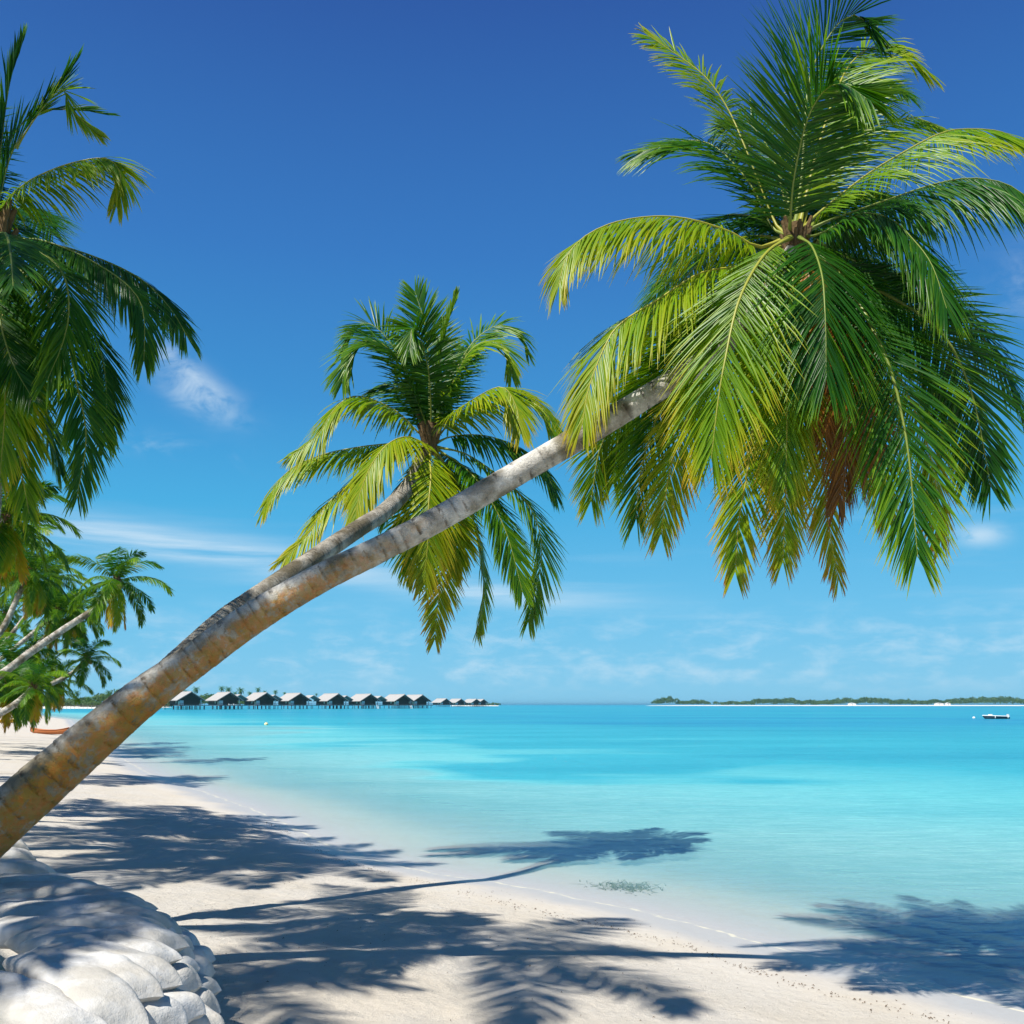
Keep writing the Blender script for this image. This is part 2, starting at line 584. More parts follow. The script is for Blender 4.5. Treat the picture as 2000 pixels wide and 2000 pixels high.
dep = dep + patch(840, 1600, 1472, 1524, 0.85) + patch(1300, 2200, 1460, 1500, 0.4) + patch(640, 1400, 1440, 1464, 0.6) + patch(700, 2300, 1400, 1425, 0.9)
dep = dep - patch(200, 640, 1418, 1440, 0.5)
dep = dep + 0.8 * sstep(dist, 700, 1800)
dep = np.where(d > -0.02, 0.0, np.maximum(dep, 0.03 * np.minimum(s, 9)))
me = npmesh('water', np.stack([X, Y, np.zeros_like(X)], -1).reshape(-1, 3), q, m_water, {'depth': dep.ravel(), 'shore': d.ravel()})
o = place('water', me)
tag(o, 'calm turquoise lagoon water', kind='structure')

# ------------------------------------------------------------------ palm materials
AGE_LIGHT = [(0.0, (0.007, 0.050, 0.007)), (0.22, (0.024, 0.112, 0.005)), (0.42, (0.145, 0.270, 0.004)), (0.6, (0.31, 0.33, 0.006)), (0.75, (0.44, 0.32, 0.018)),  # leaf ageing, with sunlit yellow-green and shaded deep green painted in as tones
       (0.88, (0.42, 0.17, 0.022)), (1.0, (0.22, 0.10, 0.03))]
m_leaf, nt, out = newmat('palm_leaf')
ag = attr(nt, 'age')
lc = ramp(nt, ag, AGE_LIGHT)
lc = mixc(nt, mth(nt, 'MULTIPLY', noise_t(nt, objvec(nt), 14, 3, 0.6), 0.35), lc, mixc(nt, 1.0, lc, (0.55, 0.7, 0.6), 'MULTIPLY'))
pb = principled(nt, None, lc, 0.36, 0.27)
tl = nd(nt, 'ShaderNodeBsdfTranslucent')
nt.links.new(mixc(nt, 1.0, lc, (1.9, 1.75, 0.7), 'MULTIPLY'), tl.inputs['Color'])
ms = nd(nt, 'ShaderNodeMixShader')
ms.inputs[0].default_value = 0.34
nt.links.new(pb.outputs[0], ms.inputs[1])
nt.links.new(tl.outputs[0], ms.inputs[2])
nt.links.new(ms.outputs[0], out.inputs['Surface'])

m_rib, nt, out = newmat('palm_midrib')
ag = attr(nt, 'age')
rc = ramp(nt, ag, [(0.0, (0.10, 0.15, 0.03)), (0.3, (0.17, 0.22, 0.03)), (0.6, (0.33, 0.30, 0.03)), (0.85, (0.34, 0.19, 0.05)), (1.0, (0.20, 0.11, 0.05))])
principled(nt, out, rc, 0.45, 0.4)

m_trunk, nt, out = newmat('palm_bark')
ov = objvec(nt)
ln, ring, lich = attr(nt, 'len'), attr(nt, 'ring'), attr(nt, 'lich')
nA = noise_t(nt, ov, 5.5, 6, 0.62)
nB = noise_t(nt, ov, 2.1, 5, 0.55)
nC = noise_t(nt, ov, 19, 6, 0.7)
nD = noise_t(nt, mapping(nt, ov, (1, 1, 1), loc=(5, 3, 9)), 10.5, 7, 0.72, 0.4)
bc = mixc(nt, smooth(nt, nA, 0.3, 0.7), (0.30, 0.275, 0.23), (0.70, 0.68, 0.625))
bc = mixc(nt, mth(nt, 'MULTIPLY', smooth(nt, nB, 0.46, 0.62), 0.85), bc, (0.15, 0.125, 0.07))
bc = mixc(nt, mth(nt, 'MULTIPLY', smooth(nt, nC, 0.56, 0.70), 0.5), bc, (0.10, 0.085, 0.06))
scar = mth(nt, 'MULTIPLY', ring, smooth(nt, noise_t(nt, ov, 7.5, 6, .75), 0.47, 0.56))
bc = mixc(nt, mth(nt, 'MULTIPLY', scar, 0.95), bc, (0.075, 0.06, 0.045))
bc = mixc(nt, mth(nt, 'MULTIPLY', lich, 0.55), bc, mixc(nt, nA, (0.17, 0.12, 0.03), (0.36, 0.26, 0.07)))
lm = mth(nt, 'MULTIPLY', lich, smooth(nt, mth(nt, 'ADD', nD, mth(nt, 'MULTIPLY', lich, 0.13)), 0.50, 0.62))
bc = mixc(nt, mth(nt, 'MULTIPLY', lm, 0.85), bc, mixc(nt, smooth(nt, nC, 0.38, 0.62), (0.42, 0.245, 0.02), (0.56, 0.19, 0.012)))
crk = noise_t(nt, mapping(nt, ov, (1, 1, 1), loc=(2, 8, 1)), 34, 5, 0.7, 1.2)
bc = mixc(nt, attr(nt, 'tone'), bc, mixc(nt, 1.0, bc, (0.50, 0.47, 0.42), 'MULTIPLY'))
nb = bump(nt, mth(nt, 'ADD', mth(nt, 'MULTIPLY', crk, 0.8), mth(nt, 'ADD', mth(nt, 'MULTIPLY', nC, 0.8), mth(nt, 'MULTIPLY', scar, -0.6))), 1.0, 0.02)
principled(nt, out, bc, 0.82, 0.25, nb)

m_fibre = simple_mat('palm_fibre', (0.13, 0.085, 0.04), 0.9, 0.5, 25, 0.2, 0.8)
m_coco = simple_mat('coconut_husk', (0.17, 0.15, 0.03), 0.5, 0.4, 9, 0.4)


# ------------------------------------------------------------------ palm builders
def frond_arrays(pts, L=0.6, n=150, droop=0.3, age=0.25, seed=0, phi=(70, 22), wid=0.0165, hang=None, side=None, twist=None, vee=0.12,
                 start=0.11, segs=4, tipage=0.22, close=1.0, ragged=0.14, gaps=0.06, twist_dir=None):
    """leaflets and midrib of one frond as numpy arrays, coordinates as pts"""
    rng = np.random.default_rng(seed)
    if hang is None:
        hang = 0.75 * min(droop, 1.0) if side is None else 0.12
    droop = droop * 0.55
    R_, length = catmull(pts, 64)
    T = unit(np.gradient(R_, axis=0))
    if side is None:
        O = R_[-1] - R_[0]
        O = np.array([O[0], O[1], 0.0])
        if np.linalg.norm(O) < 0.15:
            O = np.array([0.3, -0.9, 0])
        side = np.cross(unit(O), [0, 0, 1.0])
        if twist is None:
            u_ = unit(O)
            twist = -np.sign(u_[0]) * abs(u_[0]) * rng.uniform(0.85, 1.25)
    twist = twist or 0.0
    side = np.asarray(side, float)
    S = side[None, :] - T * (T @ side)[:, None]
    S = unit(S)
    tw = (twist * np.linspace(0, 1, 64) ** 1.4)[:, None]
    N = np.cross(S, T)
    S, N = S * np.cos(tw) + N * np.sin(tw), N * np.cos(tw) - S * np.sin(tw)
    # leaflets
    t = np.linspace(start, 0.995, n)
    t = np.concatenate([t, t])
    sg = np.concatenate([np.ones(n), -np.ones(n)])
    t = np.clip(t + rng.normal(0, 0.3 / n, 2 * n), start, 0.999)
    keep = rng.random(2 * n) > gaps
    t, sg = t[keep], sg[keep]
    m = len(t)
    fi = t * 63
    i0 = np.clip(fi.astype(int), 0, 62)
    fr_ = (fi - i0)[:, None]
    lerp = lambda A: A[i0] * (1 - fr_) + A[i0 + 1] * fr_
    B, Tt, Ss, Nn = lerp(R_), unit(lerp(T)), unit(lerp(S)), unit(lerp(N))
    tp = (t - start) / (1 - start)
    ph = np.radians(phi[0] + (phi[1] - phi[0]) * tp ** 1.2) * close + rng.normal(0, 0.06 + 0.05 * ragged, m)
    ll = L * (0.5 + 0.5 * sstep(tp, 0, 0.28)) * (1 - 0.58 * np.clip((tp - 0.5) / 0.5, 0, 1) ** 1.6) * (1 + rng.normal(0, ragged * 0.6, m))
    brk = rng.random(m) < 0.06
    ll = np.where(brk, ll * rng.uniform(0.4, 0.8, m), ll)
    up = vee + rng.normal(0, 0.07, m)
    D = unit(Tt * np.cos(ph)[:, None] + Ss * (sg * np.sin(ph))[:, None] + Nn * up[:, None])
    hg = hang * (1 + rng.normal(0, 0.15, m)) * (1 - 0.45 * tp)
    D = unit(D + np.array([0, 0, -1.0]) * hg[:, None])
    dr = droop * (1 + rng.normal(0, 0.28, m))
    g = np.array([0.05, 0, -1.0])
    lw = wid * rng.uniform(0.75, 1.15, m)
    V, A = [], []
    p = B.copy()
    us = np.linspace(0, 1, segs + 1)
    prof = np.interp(us, [0, 0.12, 0.45, 0.8, 1.0], [0.45, 0.9, 1.0, 0.6, 0.06])
    lage_light = age + rng.normal(0, 0.05, m)
    for k, u in enumerate(us):
        W = unit(Tt - D * np.sum(Tt * D, 1)[:, None])
        nrm = np.cross(D, W)
        nrm *= np.sign(np.sum(nrm * Nn, 1) + 1e-6)[:, None]
        hw = (lw * prof[k] * 0.5)[:, None]
        V += [p - W * hw - nrm * hw * 0.55, p, p + W * hw - nrm * hw * 0.55]
        a = lage_light + tipage * (u ** 3) * (0.35 + 0.9 * tp) + 0.10 * tp * age
        A += [a, a + 0.03, a]
        if k < segs:
            D = unit(D + g * (dr * (0.25 + 1.1 * u) / segs * 2.0)[:, None] + rng.normal(0, 0.02, (m, 3)))
            p = p + D * (ll / segs)[:, None]
    K = segs + 1
    V = np.stack(V, 1).reshape(m, K, 3, 3)
    A = np.stack(A, 1).reshape(m, K * 3)
    base = (np.arange(m) * K * 3)[:, None, None]
    kk = (np.arange(segs) * 3)[None, :, None]
    cc = np.arange(2)[None, None, :]
    a0 = base + kk + cc
    Q = np.stack([a0, a0 + 1, a0 + 4, a0 + 3], -1).reshape(-1, 4)
    # midrib
    nr, ns = 24, 6
    idx = np.linspace(0, 63, nr).astype(int)
    w = 2 * np.pi * np.arange(ns) / ns
    sc = length / 2.2
    rad = np.interp(idx / 63, [0, 0.06, 0.2, 0.6, 1], [0.030, 0.016, 0.011, 0.007, 0.0022]) * min(1.2, max(0.6, sc))
    RV = R_[idx][:, None, :] + (S[idx][:, None, :] * np.cos(w)[None, :, None] * 1.15 + N[idx][:, None, :] * np.sin(w)[None, :, None] * 0.8) * rad[:, None, None]
    ii = (np.arange(nr - 1) * ns)[:, None]
    jj = np.arange(ns)[None, :]
    RQ = np.stack([ii + jj, ii + (jj + 1) % ns, ii + ns + (jj + 1) % ns, ii + ns + jj], -1).reshape(-1, 4)
    RA = np.full(nr * ns, age + 0.12)
    return V.reshape(-1, 3), Q, A.ravel(), RV.reshape(-1, 3), RQ, RA


def add_frond(parent, pts, label=None, **kw):
    """pts in world coordinates; the frond's own origin is where it leaves the crown"""
    o0 = np.array(pts[0], float)
    loc = [np.array(p, float) - o0 for p in pts]
    V, Q, A, RV, RQ, RA = frond_arrays(loc, **kw)
    fo = place('frond', npmesh('frond', V, Q, m_leaf, {'age': np.clip(A, 0, 1)}), parent, Vector(o0) - parent.location)
    place('midrib', npmesh('midrib', RV, RQ, m_rib, {'age': np.clip(RA, 0, 1)}), fo)
    if label:
        fo['label'] = label
    return fo


def trunk_mesh(name, pts, rad, step=0.012, nseg=28, ring=(0.05, 0.085), amp=0.03, seed=1, lich_to=0.0, flare=0.0, tone=0.0):
    """ringed, slightly bulging trunk along pts (origin at pts[0])"""
    rng = np.random.default_rng(seed)
    o0 = np.array(pts[0], float)
    rows_ = [list(np.array(p, float) - o0) + [r] for p, r in zip(pts, rad)]
    _, length = catmull(rows_, 50)
    n = int(length / step)
    R_, length = catmull(rows_, n)
    c, r = R_[:, :3], R_[:, 3]
    s_ = np.linspace(0, length, n)
    T = unit(np.gradient(c, axis=0))
    S = unit(np.cross(T, np.tile([0.1, 1.0, 0.0], (n, 1))))
    U = np.cross(S, T)
    pos_, marks = 0.0, []
    while pos_ < length:
        pos_ += rng.uniform(*ring)
        marks.append(pos_)
    marks = np.array([0] + marks)
    k = np.searchsorted(marks, s_, side='right') - 1
    ph = (s_ - marks[k]) / (marks[np.minimum(k + 1, len(marks) - 1)] - marks[k] + 1e-6)
    w = 2 * np.pi * np.arange(nseg) / nseg
    lump = np.array([[mnoise.noise(Vector((math.cos(b) * 1.2, math.sin(b) * 1.2, a * 1.3 + seed))) for b in w] for a in s_[::8]])
    lump = np.repeat(lump, 8, axis=0)[:n]
    kern = np.ones(9) / 9
    lump = np.stack([np.convolve(np.pad(lump[:, i], 4, 'edge'), kern, 'valid') for i in range(nseg)], 1)
    jit = rng.normal(0, 0.010, (len(marks) + 2, nseg))
    # ring edges wander a little around the trunk
    saw = (1 - ph)[:, None] ** 1.4 * amp * (0.6 + 0.8 * rng.random(len(marks) + 2)[k])[:, None]
    rr = r[:, None] * (1 + saw + jit[k] * 0.6 + 0.055 * lump)
    rr += (flare * np.exp(-s_ / 0.5))[:, None]
    tilt = 0.15 * r[:, None] * np.cos(w)[None, :] * 0
    V = c[:, None, :] + (S[:, None, :] * np.cos(w)[None, :, None] + U[:, None, :] * np.sin(w)[None, :, None]) * rr[:, :, None] + T[:, None, :] * tilt[:, :, None]
    nrm = S[:, None, :] * np.cos(w)[None, :, None] + U[:, None, :] * np.sin(w)[None, :, None]
    dark = np.clip(1.15 - ph / 0.30, 0, 1)[:, None] * np.clip(0.35 + 1.5 * rng.random((len(marks) + 2, nseg))[k] * rng.random(len(marks) + 2)[k][:, None] * 1.6, 0, 1)
    ldir = unit(np.array([0.40, -0.72, -0.55]))
    fade = np.interp(s_ / length, [0, lich_to * 0.75, lich_to, 1], [1, 0.75, 0, 0]) if lich_to > 0 else np.zeros(n)
    li = np.clip((nrm @ ldir - 0.15) * 1.7, 0, 1) * fade[:, None]
    ii = (np.arange(n - 1) * nseg)[:, None]
    jj = np.arange(nseg)[None, :]
    Q = np.stack([ii + jj, ii + (jj + 1) % nseg, ii + nseg + (jj + 1) % nseg, ii + nseg + jj], -1).reshape(-1, 4)
    return npmesh(name, V.reshape(-1, 3), Q, m_trunk, {'len': np.repeat(s_, nseg), 'ring': dark.ravel(), 'lich': li.ravel(), 'tone': np.full(n * nseg, tone)}), c[-1] + o0


def fibre_mesh(r, h, seed):
    """ragged brown leaf-base sheath at the heart of a crown"""
    rng = np.random.default_rng(seed)
    mb = MB()
    for i in range(16):
        a = i * 2.4 + rng.uniform(-.2, .2)
        z0 = rng.uniform(-0.45, 0.1) * h
        b0 = Vector((math.cos(a) * r * .7, math.sin(a) * r * .7, z0))
        b1 = Vector((math.cos(a) * r * 1.5, math.sin(a) * r * 1.5, z0 + h * rng.uniform(.35, .8)))
        mb.tube(b0, b1, r * .38, r * .16, 6)
    mb.tube((0, 0, -h * .6), (0, 0, h * .5), r * .95, r * .7, 10)
    return mb.mesh('fibre_sheath', m_fibre)


def pixel_frond(parent, plist, hub_d, depths, scale=1.0, origin=(0, 0), **kw):
    """plist in pixels of an enlargement; depths = offsets from hub_d at base, middle, tip"""
    n = len(plist)
    pts = []
    for i, (x, y) in enumerate(plist):
        u = i / (n - 1)
        dd = np.interp(u, np.linspace(0, 1, len(depths)), depths)
        pts.append(P(origin[0] + x / scale, origin[1] + y / scale, hub_d + dd))
    return add_frond(parent, pts, **kw)


# ------------------------------------------------------------------ the long leaning palm
tr1 = [(-235, 1850, 7.0, 128), (-120, 1722, 7.05, 110), (0, 1605, 7.1, 99), (146, 1475, 7.2, 91), (258, 1378, 7.28, 77), (371, 1296, 7.35, 68), (480, 1217, 7.4, 63),
       (610, 1138, 7.46, 56), (741, 1073, 7.52, 51), (853, 1015, 7.56, 48), (1039, 908, 7.6, 47), (1120, 861, 7.6, 47), (1250, 783, 7.58, 45), (1394, 690, 7.52, 41),
       (1490, 590, 7.5, 37), (1552, 490, 7.45, 36)]
pts = [P(a, b, c) for a, b, c, w in tr1]
palm1 = empty('coconut_palm', pts[0])
tag(palm1, 'nearest coconut palm, long lichen-stained trunk leaning from left edge to big crown at upper right', 'palm tree', 'coconut palms along the beach')
me, _ = trunk_mesh('trunk', pts, [w / 2 / F * c for a, b, c, w in tr1], seed=4, lich_to=0.62, ring=(0.05, 0.17), amp=0.018)
place('trunk', me, palm1)
HUB1 = P(1555, 470, 7.45)
place('fibre_sheath', fibre_mesh(0.075, 0.26, 3), palm1, HUB1 - palm1.location)
O4, O5 = (1050, 0), (1050, 400)
SC = 2.034
f4 = dict(origin=O4, scale=SC)
f5 = dict(origin=O5, scale=SC)
pf = lambda pl, dd, **k: pixel_frond(palm1, pl, 7.45, dd, **{**k, 'L': k['L'] * 1.08})  # frond colours also hold light: yellower where sunlit, deeper green in crown shade
# upper half (enlargement 4)
pf([(960, 960), (870, 980), (750, 915), (550, 862), (350, 872), (200, 930), (115, 1020), (85, 1130)], (0, -.15, -.25), L=.56, droop=.95, age=.42, seed=11, **f4)
pf([(1000, 940), (940, 880), (830, 600), (760, 440), (680, 320), (600, 250), (440, 140)], (0, .35, .5), L=.40, droop=.55, age=.36, seed=12, **f4)
pf([(1000, 940), (930, 900), (850, 740), (740, 610), (650, 560), (540, 565), (420, 600)], (0, .35, .75), L=.60, droop=.5, age=.18, seed=13, **f4)
pf([(1000, 940), (1005, 860), (1020, 700), (1070, 480), (1140, 360), (1215, 335), (1320, 400)], (0, -.35, -.75), L=.62, droop=.28, age=.17, seed=14, side=(.98, .1, -.1), **f4)
pf([(1020, 930), (1050, 700), (1075, 350), (1130, 190), (1220, 70), (1290, 70), (1350, 130)], (.1, .7, .7), L=.68, droop=.25, age=.10, seed=15, side=(.9, .3, -.3), **f4)
pf([(1030, 930), (1110, 600), (1200, 330), (1280, 215), (1380, 178), (1460, 215), (1560, 290)], (.1, .8, .9), L=.52, droop=.6, age=.36, seed=16, **f4)
pf([(1040, 930), (1120, 700), (1250, 550), (1400, 488), (1500, 470), (1640, 520)], (.1, .9, 1.2), L=.5, droop=.6, age=.36, seed=17, **f4)
pf([(1040, 930), (1090, 870), (1300, 700), (1480, 590), (1600, 530), (1700, 512), (1850, 525), (1990, 600)], (0, .2, .4), L=.58, droop=.75, age=.36, seed=18, **f4)
pf([(1050, 930), (1150, 880), (1400, 790), (1600, 725), (1750, 708), (1900, 750), (2050, 900)], (0, -.2, -.4), L=.66, droop=.95, age=.13, seed=19, **f4)
pf([(1050, 940), (1120, 930), (1280, 850), (1400, 868), (1500, 960), (1570, 1060), (1625, 1225)], (0, -.4, -.7), L=.6, droop=.8, age=.15, seed=20, **f4)
pf([(1010, 930), (1000, 700), (1130, 420), (1260, 300), (1400, 330), (1480, 380)], (.2, 1.0, 1.5), L=.5, droop=.5, age=.12, seed=61, **f4)
pf([(1000, 930), (960, 700), (900, 560), (820, 480), (740, 500)], (.2, 1.0, 1.3), L=.5, droop=.4, age=.15, seed=62, **f4)
pf([(1060, 930), (1180, 800), (1330, 760), (1450, 800), (1550, 900)], (.1, 1.0, 1.4), L=.5, droop=.6, age=.15, seed=63, **f4)
# lower half (enlargement 5)
pf([(1040, 130), (1090, 165), (1130, 280), (1142, 430), (1146, 560), (1146, 690)], (-.1, -.75, -.85), L=.74, droop=.7, age=.13, seed=21, phi=(62, 20), side=(.99, .1, 0), **f5)
pf([(1000, 130), (900, 200), (800, 380), (740, 640), (714, 800), (690, 1010)], (-.1, -.8, -.85), L=.68, droop=.5, age=.33, seed=22, phi=(60, 20), tipage=.4, side=(.9, -.3, 0), **f5)
pf([(960, 170), (820, 240), (650, 270), (480, 375), (320, 480), (250, 600), (200, 740), (178, 870)], (0, -.25, -.35), L=.62, droop=.8, age=.42, seed=23, **f5)
pf([(970, 150), (850, 250), (720, 340), (640, 480), (590, 650), (570, 800)], (.1, .5, .7), L=.55, droop=.7, age=.15, seed=24, **f5)
pf([(970, 170), (800, 320), (620, 560), (480, 830), (410, 1060), (390, 1250)], (.1, .55, .6), L=0.54, droop=.5, age=.22, seed=25, phi=(58, 24), side=(.9, .4, 0), tipage=.3, **f5)
pf([(980, 180), (860, 400), (700, 650), (600, 840), (525, 1060), (490, 1310)], (.1, .35, .3), L=0.50, droop=.5, age=.45, seed=26, phi=(58, 24), side=(.95, -.3, 0), tipage=.35, **f5)
pf([(960, 180), (720, 420), (480, 650), (330, 840), (250, 960), (212, 1180)], (.1, .8, .8), L=0.52, droop=.5, age=.32, seed=27, phi=(58, 24), side=(.9, .4, 0), tipage=.35, **f5)
pf([(1010, 180), (940, 450), (870, 800), (830, 1080), (800, 1250), (785, 1460)], (0, -.1, -.2), L=0.46, droop=.35, age=.40, seed=28, tipage=.42, phi=(55, 22), side=(.95, -.3, 0), **f5)
pf([(1030, 180), (1000, 450), (990, 700), (990, 900), (985, 1110)], (0, -.5, -.6), L=.56, droop=.4, age=.34, seed=29, tipage=.42, phi=(55, 20), side=(.95, .3, 0), **f5)
pf([(1040, 180), (1030, 500), (1010, 850), (985, 1150), (975, 1420)], (0, .0, -.1), L=0.46, droop=.35, age=.42, seed=30, tipage=.42, phi=(52, 22), side=(.98, -.1, 0), **f5)
pf([(1060, 180), (1090, 500), (1120, 850), (1140, 1100), (1155, 1270), (1195, 1490)], (0, .2, .2), L=0.40, droop=.35, age=.50, seed=31, tipage=.42, phi=(52, 22), side=(.95, .3, 0), **f5)
pf([(1090, 170), (1220, 300), (1310, 450), (1400, 650), (1450, 850), (1480, 1050), (1510, 1400)], (0, -.55, -.75), L=.66, droop=.4, age=.15, seed=32, tipage=.45, phi=(60, 22), side=(.92, -.35, 0), **f5)
pf([(1100, 160), (1250, 280), (1430, 380), (1600, 500), (1700, 680), (1750, 850), (1800, 1120)], (0, -.3, -.3), L=.56, droop=.45, age=.08, seed=33, phi=(60, 22), side=(.9, -.4, 0), **f5)
pf([(1100, 150), (1380, 270), (1650, 400), (1800, 570), (1900, 750), (1945, 890)], (0, .4, .6), L=.52, droop=.6, age=.13, seed=34, **f5)
pf([(1090, 180), (1250, 400), (1420, 650), (1530, 900), (1580, 1100), (1600, 1340)], (0, .2, .3), L=0.46, droop=.4, age=.48, seed=35, tipage=.42, phi=(55, 22), side=(.95, .3, 0), **f5)
pf([(1080, 180), (1200, 450), (1310, 750), (1370, 1000), (1390, 1240)], (0, .3, .3), L=0.44, droop=.4, age=.40, seed=36, tipage=.42, phi=(55, 22), side=(.95, .2, 0), **f5)
pf([(1060, 180), (1110, 400), (1170, 600), (1220, 800), (1225, 1000), (1195, 1180)], (0, -.15, -.15), L=.5, droop=.6, age=.90, seed=37, tipage=.08, phi=(50, 18), side=(.95, .2, 0), label='dead rust-brown frond hanging in the middle of the crown', **f5)
pf([(1060, 180), (1100, 400), (1140, 560), (1150, 720), (1140, 900)], (0, -.3, -.35), L=.42, droop=.6, age=.86, seed=38, tipage=.08, phi=(55, 18), side=(.95, -.2, 0), label='dead orange-brown frond hanging in the middle of the crown', **f5)
pf([(1060, 180), (1180, 450), (1270, 700), (1300, 900), (1280, 1080)], (0, .1, .2), L=.5, droop=.6, age=.84, seed=39, tipage=.1, phi=(50, 18), side=(.95, .1, 0), **f5)

for k, (ax_, dz, dy) in enumerate([(-.9, .6, 2.3), (.3, .9, 2.7), (1.1, .4, 2.6), (-.3, .1, 2.8), (.7, -.4, 2.4), (1.6, .4, 1.9), (-1.2, -.1, 2.0), (.2, -1.0, 1.8)]):
    b0 = HUB1
    mid = HUB1 + Vector((ax_ * .45, dy * .5, .35 + dz * .6))
    tip = HUB1 + Vector((ax_, dy, dz - .35))
    add_frond(palm1, [b0, b0.lerp(mid, .5) + Vector((0, 0, .12)), mid, mid.lerp(tip, .55) + Vector((0, 0, .10)), tip], L=.62, droop=.55, age=.14 + .02 * k, seed=70 + k)

pf([(970, 170), (780, 360), (600, 560), (450, 740), (330, 900), (300, 1110)], (.1, .9, .9), L=.48, droop=.5, age=.30, seed=43, tipage=.35, phi=(58, 24), side=(.92, .3, 0), **f5)
pf([(1090, 160), (1300, 300), (1520, 470), (1660, 700), (1690, 920), (1700, 1080)], (.1, .5, .6), L=.54, droop=.45, age=.20, seed=44, tipage=.3, phi=(58, 24), side=(.92, .3, 0), **f5)

# ------------------------------------------------------------------ second palm behind the trunk
tr2 = [(20, 1610, 8.3, 62), (110, 1520, 8.7, 52), (210, 1425, 9.2, 46), (300, 1335, 9.7, 43), (371, 1268, 10.1, 41), (430, 1215, 10.5, 40), (480, 1180, 10.9, 39), (592, 1105, 11.9, 37),
       (704, 1030, 12.9, 33), (750, 1000, 13.5, 31), (800, 948, 14.2, 30), (830, 885, 14.8, 28)]
pts = [P(a, b, c) for a, b, c, w in tr2]
palm2 = empty('coconut_palm', pts[0])
tag(palm2, 'coconut palm with thinner trunk rising behind the long leaning trunk, crown in picture centre', 'palm tree', 'coconut palms along the beach')
me, _ = trunk_mesh('trunk', pts, [w / 2 / F * c for a, b, c, w in tr2], seed=9, ring=(0.035, 0.06), amp=0.04, nseg=24, tone=.8)
place('trunk', me, palm2)
HUB2 = P(840, 852, 15)
place('fibre_sheath', fibre_mesh(0.13, 0.45, 5), palm2, HUB2 - palm2.location)
g6 = dict(origin=(480, 560), scale=2.683)
pg = lambda pl, dd, **k: pixel_frond(palm2, pl, 15.0, dd, **{**dict(n=105, wid=.032), **g6, **k, 'L': k['L'] * 1.22})  # sunlit fronds get a yellower colour, shaded ones a darker, besides true ageing
pg([(960, 800), (900, 760), (800, 660), (650, 585), (540, 580), (450, 660), (380, 770), (250, 880)], (0, -.3, -.4), L=.62, droop=.7, age=.40, seed=111)
pg([(960, 810), (900, 815), (720, 825), (560, 845), (400, 880), (250, 945), (150, 1050), (90, 1180)], (0, .1, 0), L=.58, droop=.8, age=.40, seed=112)
pg([(965, 830), (930, 820), (850, 785), (750, 820), (660, 930), (600, 1080), (578, 1200)], (0, -.8, -1.0), L=.66, droop=.8, age=.46, seed=113)
pg([(965, 840), (800, 850), (650, 930), (520, 1050), (400, 1170), (340, 1280), (200, 1430)], (0, -.2, -.3), L=.62, droop=.6, age=.48, seed=114)
pg([(970, 840), (965, 900), (970, 1000), (958, 1150), (955, 1330), (935, 1550)], (-.1, -1.0, -1.1), L=.66, droop=.5, age=.46, seed=115, phi=(58, 22), side=(.95, .3, 0), tipage=.3)
pg([(965, 850), (860, 1000), (770, 1110), (720, 1220)], (.1, .5, .6), L=.5, droop=.6, age=.2, seed=116)
pg([(965, 780), (930, 680), (870, 520), (800, 380), (700, 292), (600, 295), (530, 390), (505, 500)], (0, -.3, -.3), L=.66, droop=.45, age=.2, seed=117)
pg([(965, 780), (930, 650), (850, 450), (740, 270), (640, 190), (560, 230), (510, 330)], (.1, .5, .6), L=.62, droop=.4, age=.14, seed=118)
pg([(968, 780), (962, 600), (958, 400), (940, 200), (910, 100), (885, 20)], (.1, .4, .5), L=.55, droop=.3, age=.16, seed=119, side=(1, 0, 0))
pg([(970, 780), (970, 600), (955, 430), (905, 240), (870, 225), (860, 330)], (0, -.5, -.8), L=.55, droop=.5, age=.18, seed=120)
pg([(985, 780), (1000, 600), (1015, 400), (1050, 210), (1105, 40)], (0, -.1, -.1), L=.30, droop=.15, age=.24, seed=121, close=.4)
pg([(985, 790), (1040, 620), (1100, 470), (1180, 330), (1280, 283), (1370, 330), (1395, 470)], (0, -.2, -.2), L=.5, droop=.55, age=.34, seed=122)
pg([(980, 780), (1050, 560), (1110, 420), (1200, 280), (1330, 200), (1440, 250), (1480, 350)], (.1, .6, .7), L=.5, droop=.5, age=.22, seed=123)
pg([(995, 800), (1050, 700), (1200, 585), (1340, 525), (1415, 620), (1440, 760)], (0, -.6, -.9), L=.64, droop=.75, age=.44, seed=124)
pg([(995, 800), (1120, 665), (1300, 565), (1450, 555), (1560, 640), (1650, 800)], (.1, .3, .4), L=.58, droop=.6, age=.38, seed=125)
pg([(1000, 820), (1060, 790), (1180, 775), (1300, 790), (1450, 850), (1560, 950), (1625, 1090)], (0, .1, .1), L=.58, droop=.8, age=.16, seed=126)
pg([(1000, 840), (1150, 875), (1300, 970), (1430, 1080), (1520, 1220), (1550, 1420), (1480, 1760)], (0, -.3, -.3), L=.62, droop=.5, age=.27, seed=127, tipage=.3)
pg([(1000, 850), (1150, 950), (1260, 1080), (1350, 1250), (1400, 1400), (1450, 1600)], (0, -.5, -.6), L=.58, droop=.5, age=.24, seed=128, tipage=.2)
pg([(990, 850), (1090, 1000), (1180, 1180), (1235, 1400), (1250, 1600), (1215, 1820)], (0, .2, .2), L=.46, droop=.5, age=.36, seed=129, tipage=.3)
pg([(985, 850), (1045, 1050), (1060, 1250), (1025, 1500), (990, 1850)], (0, .3, .3), L=.5, droop=.4, age=.5, seed=130, tipage=.3, side=(.95, .2, 0))
pg([(985, 850), (1070, 1100), (1105, 1300), (1090, 1500)], (0, -.1, -.1), L=.5, droop=.5, age=.42, seed=131, side=(.95, .2, 0))
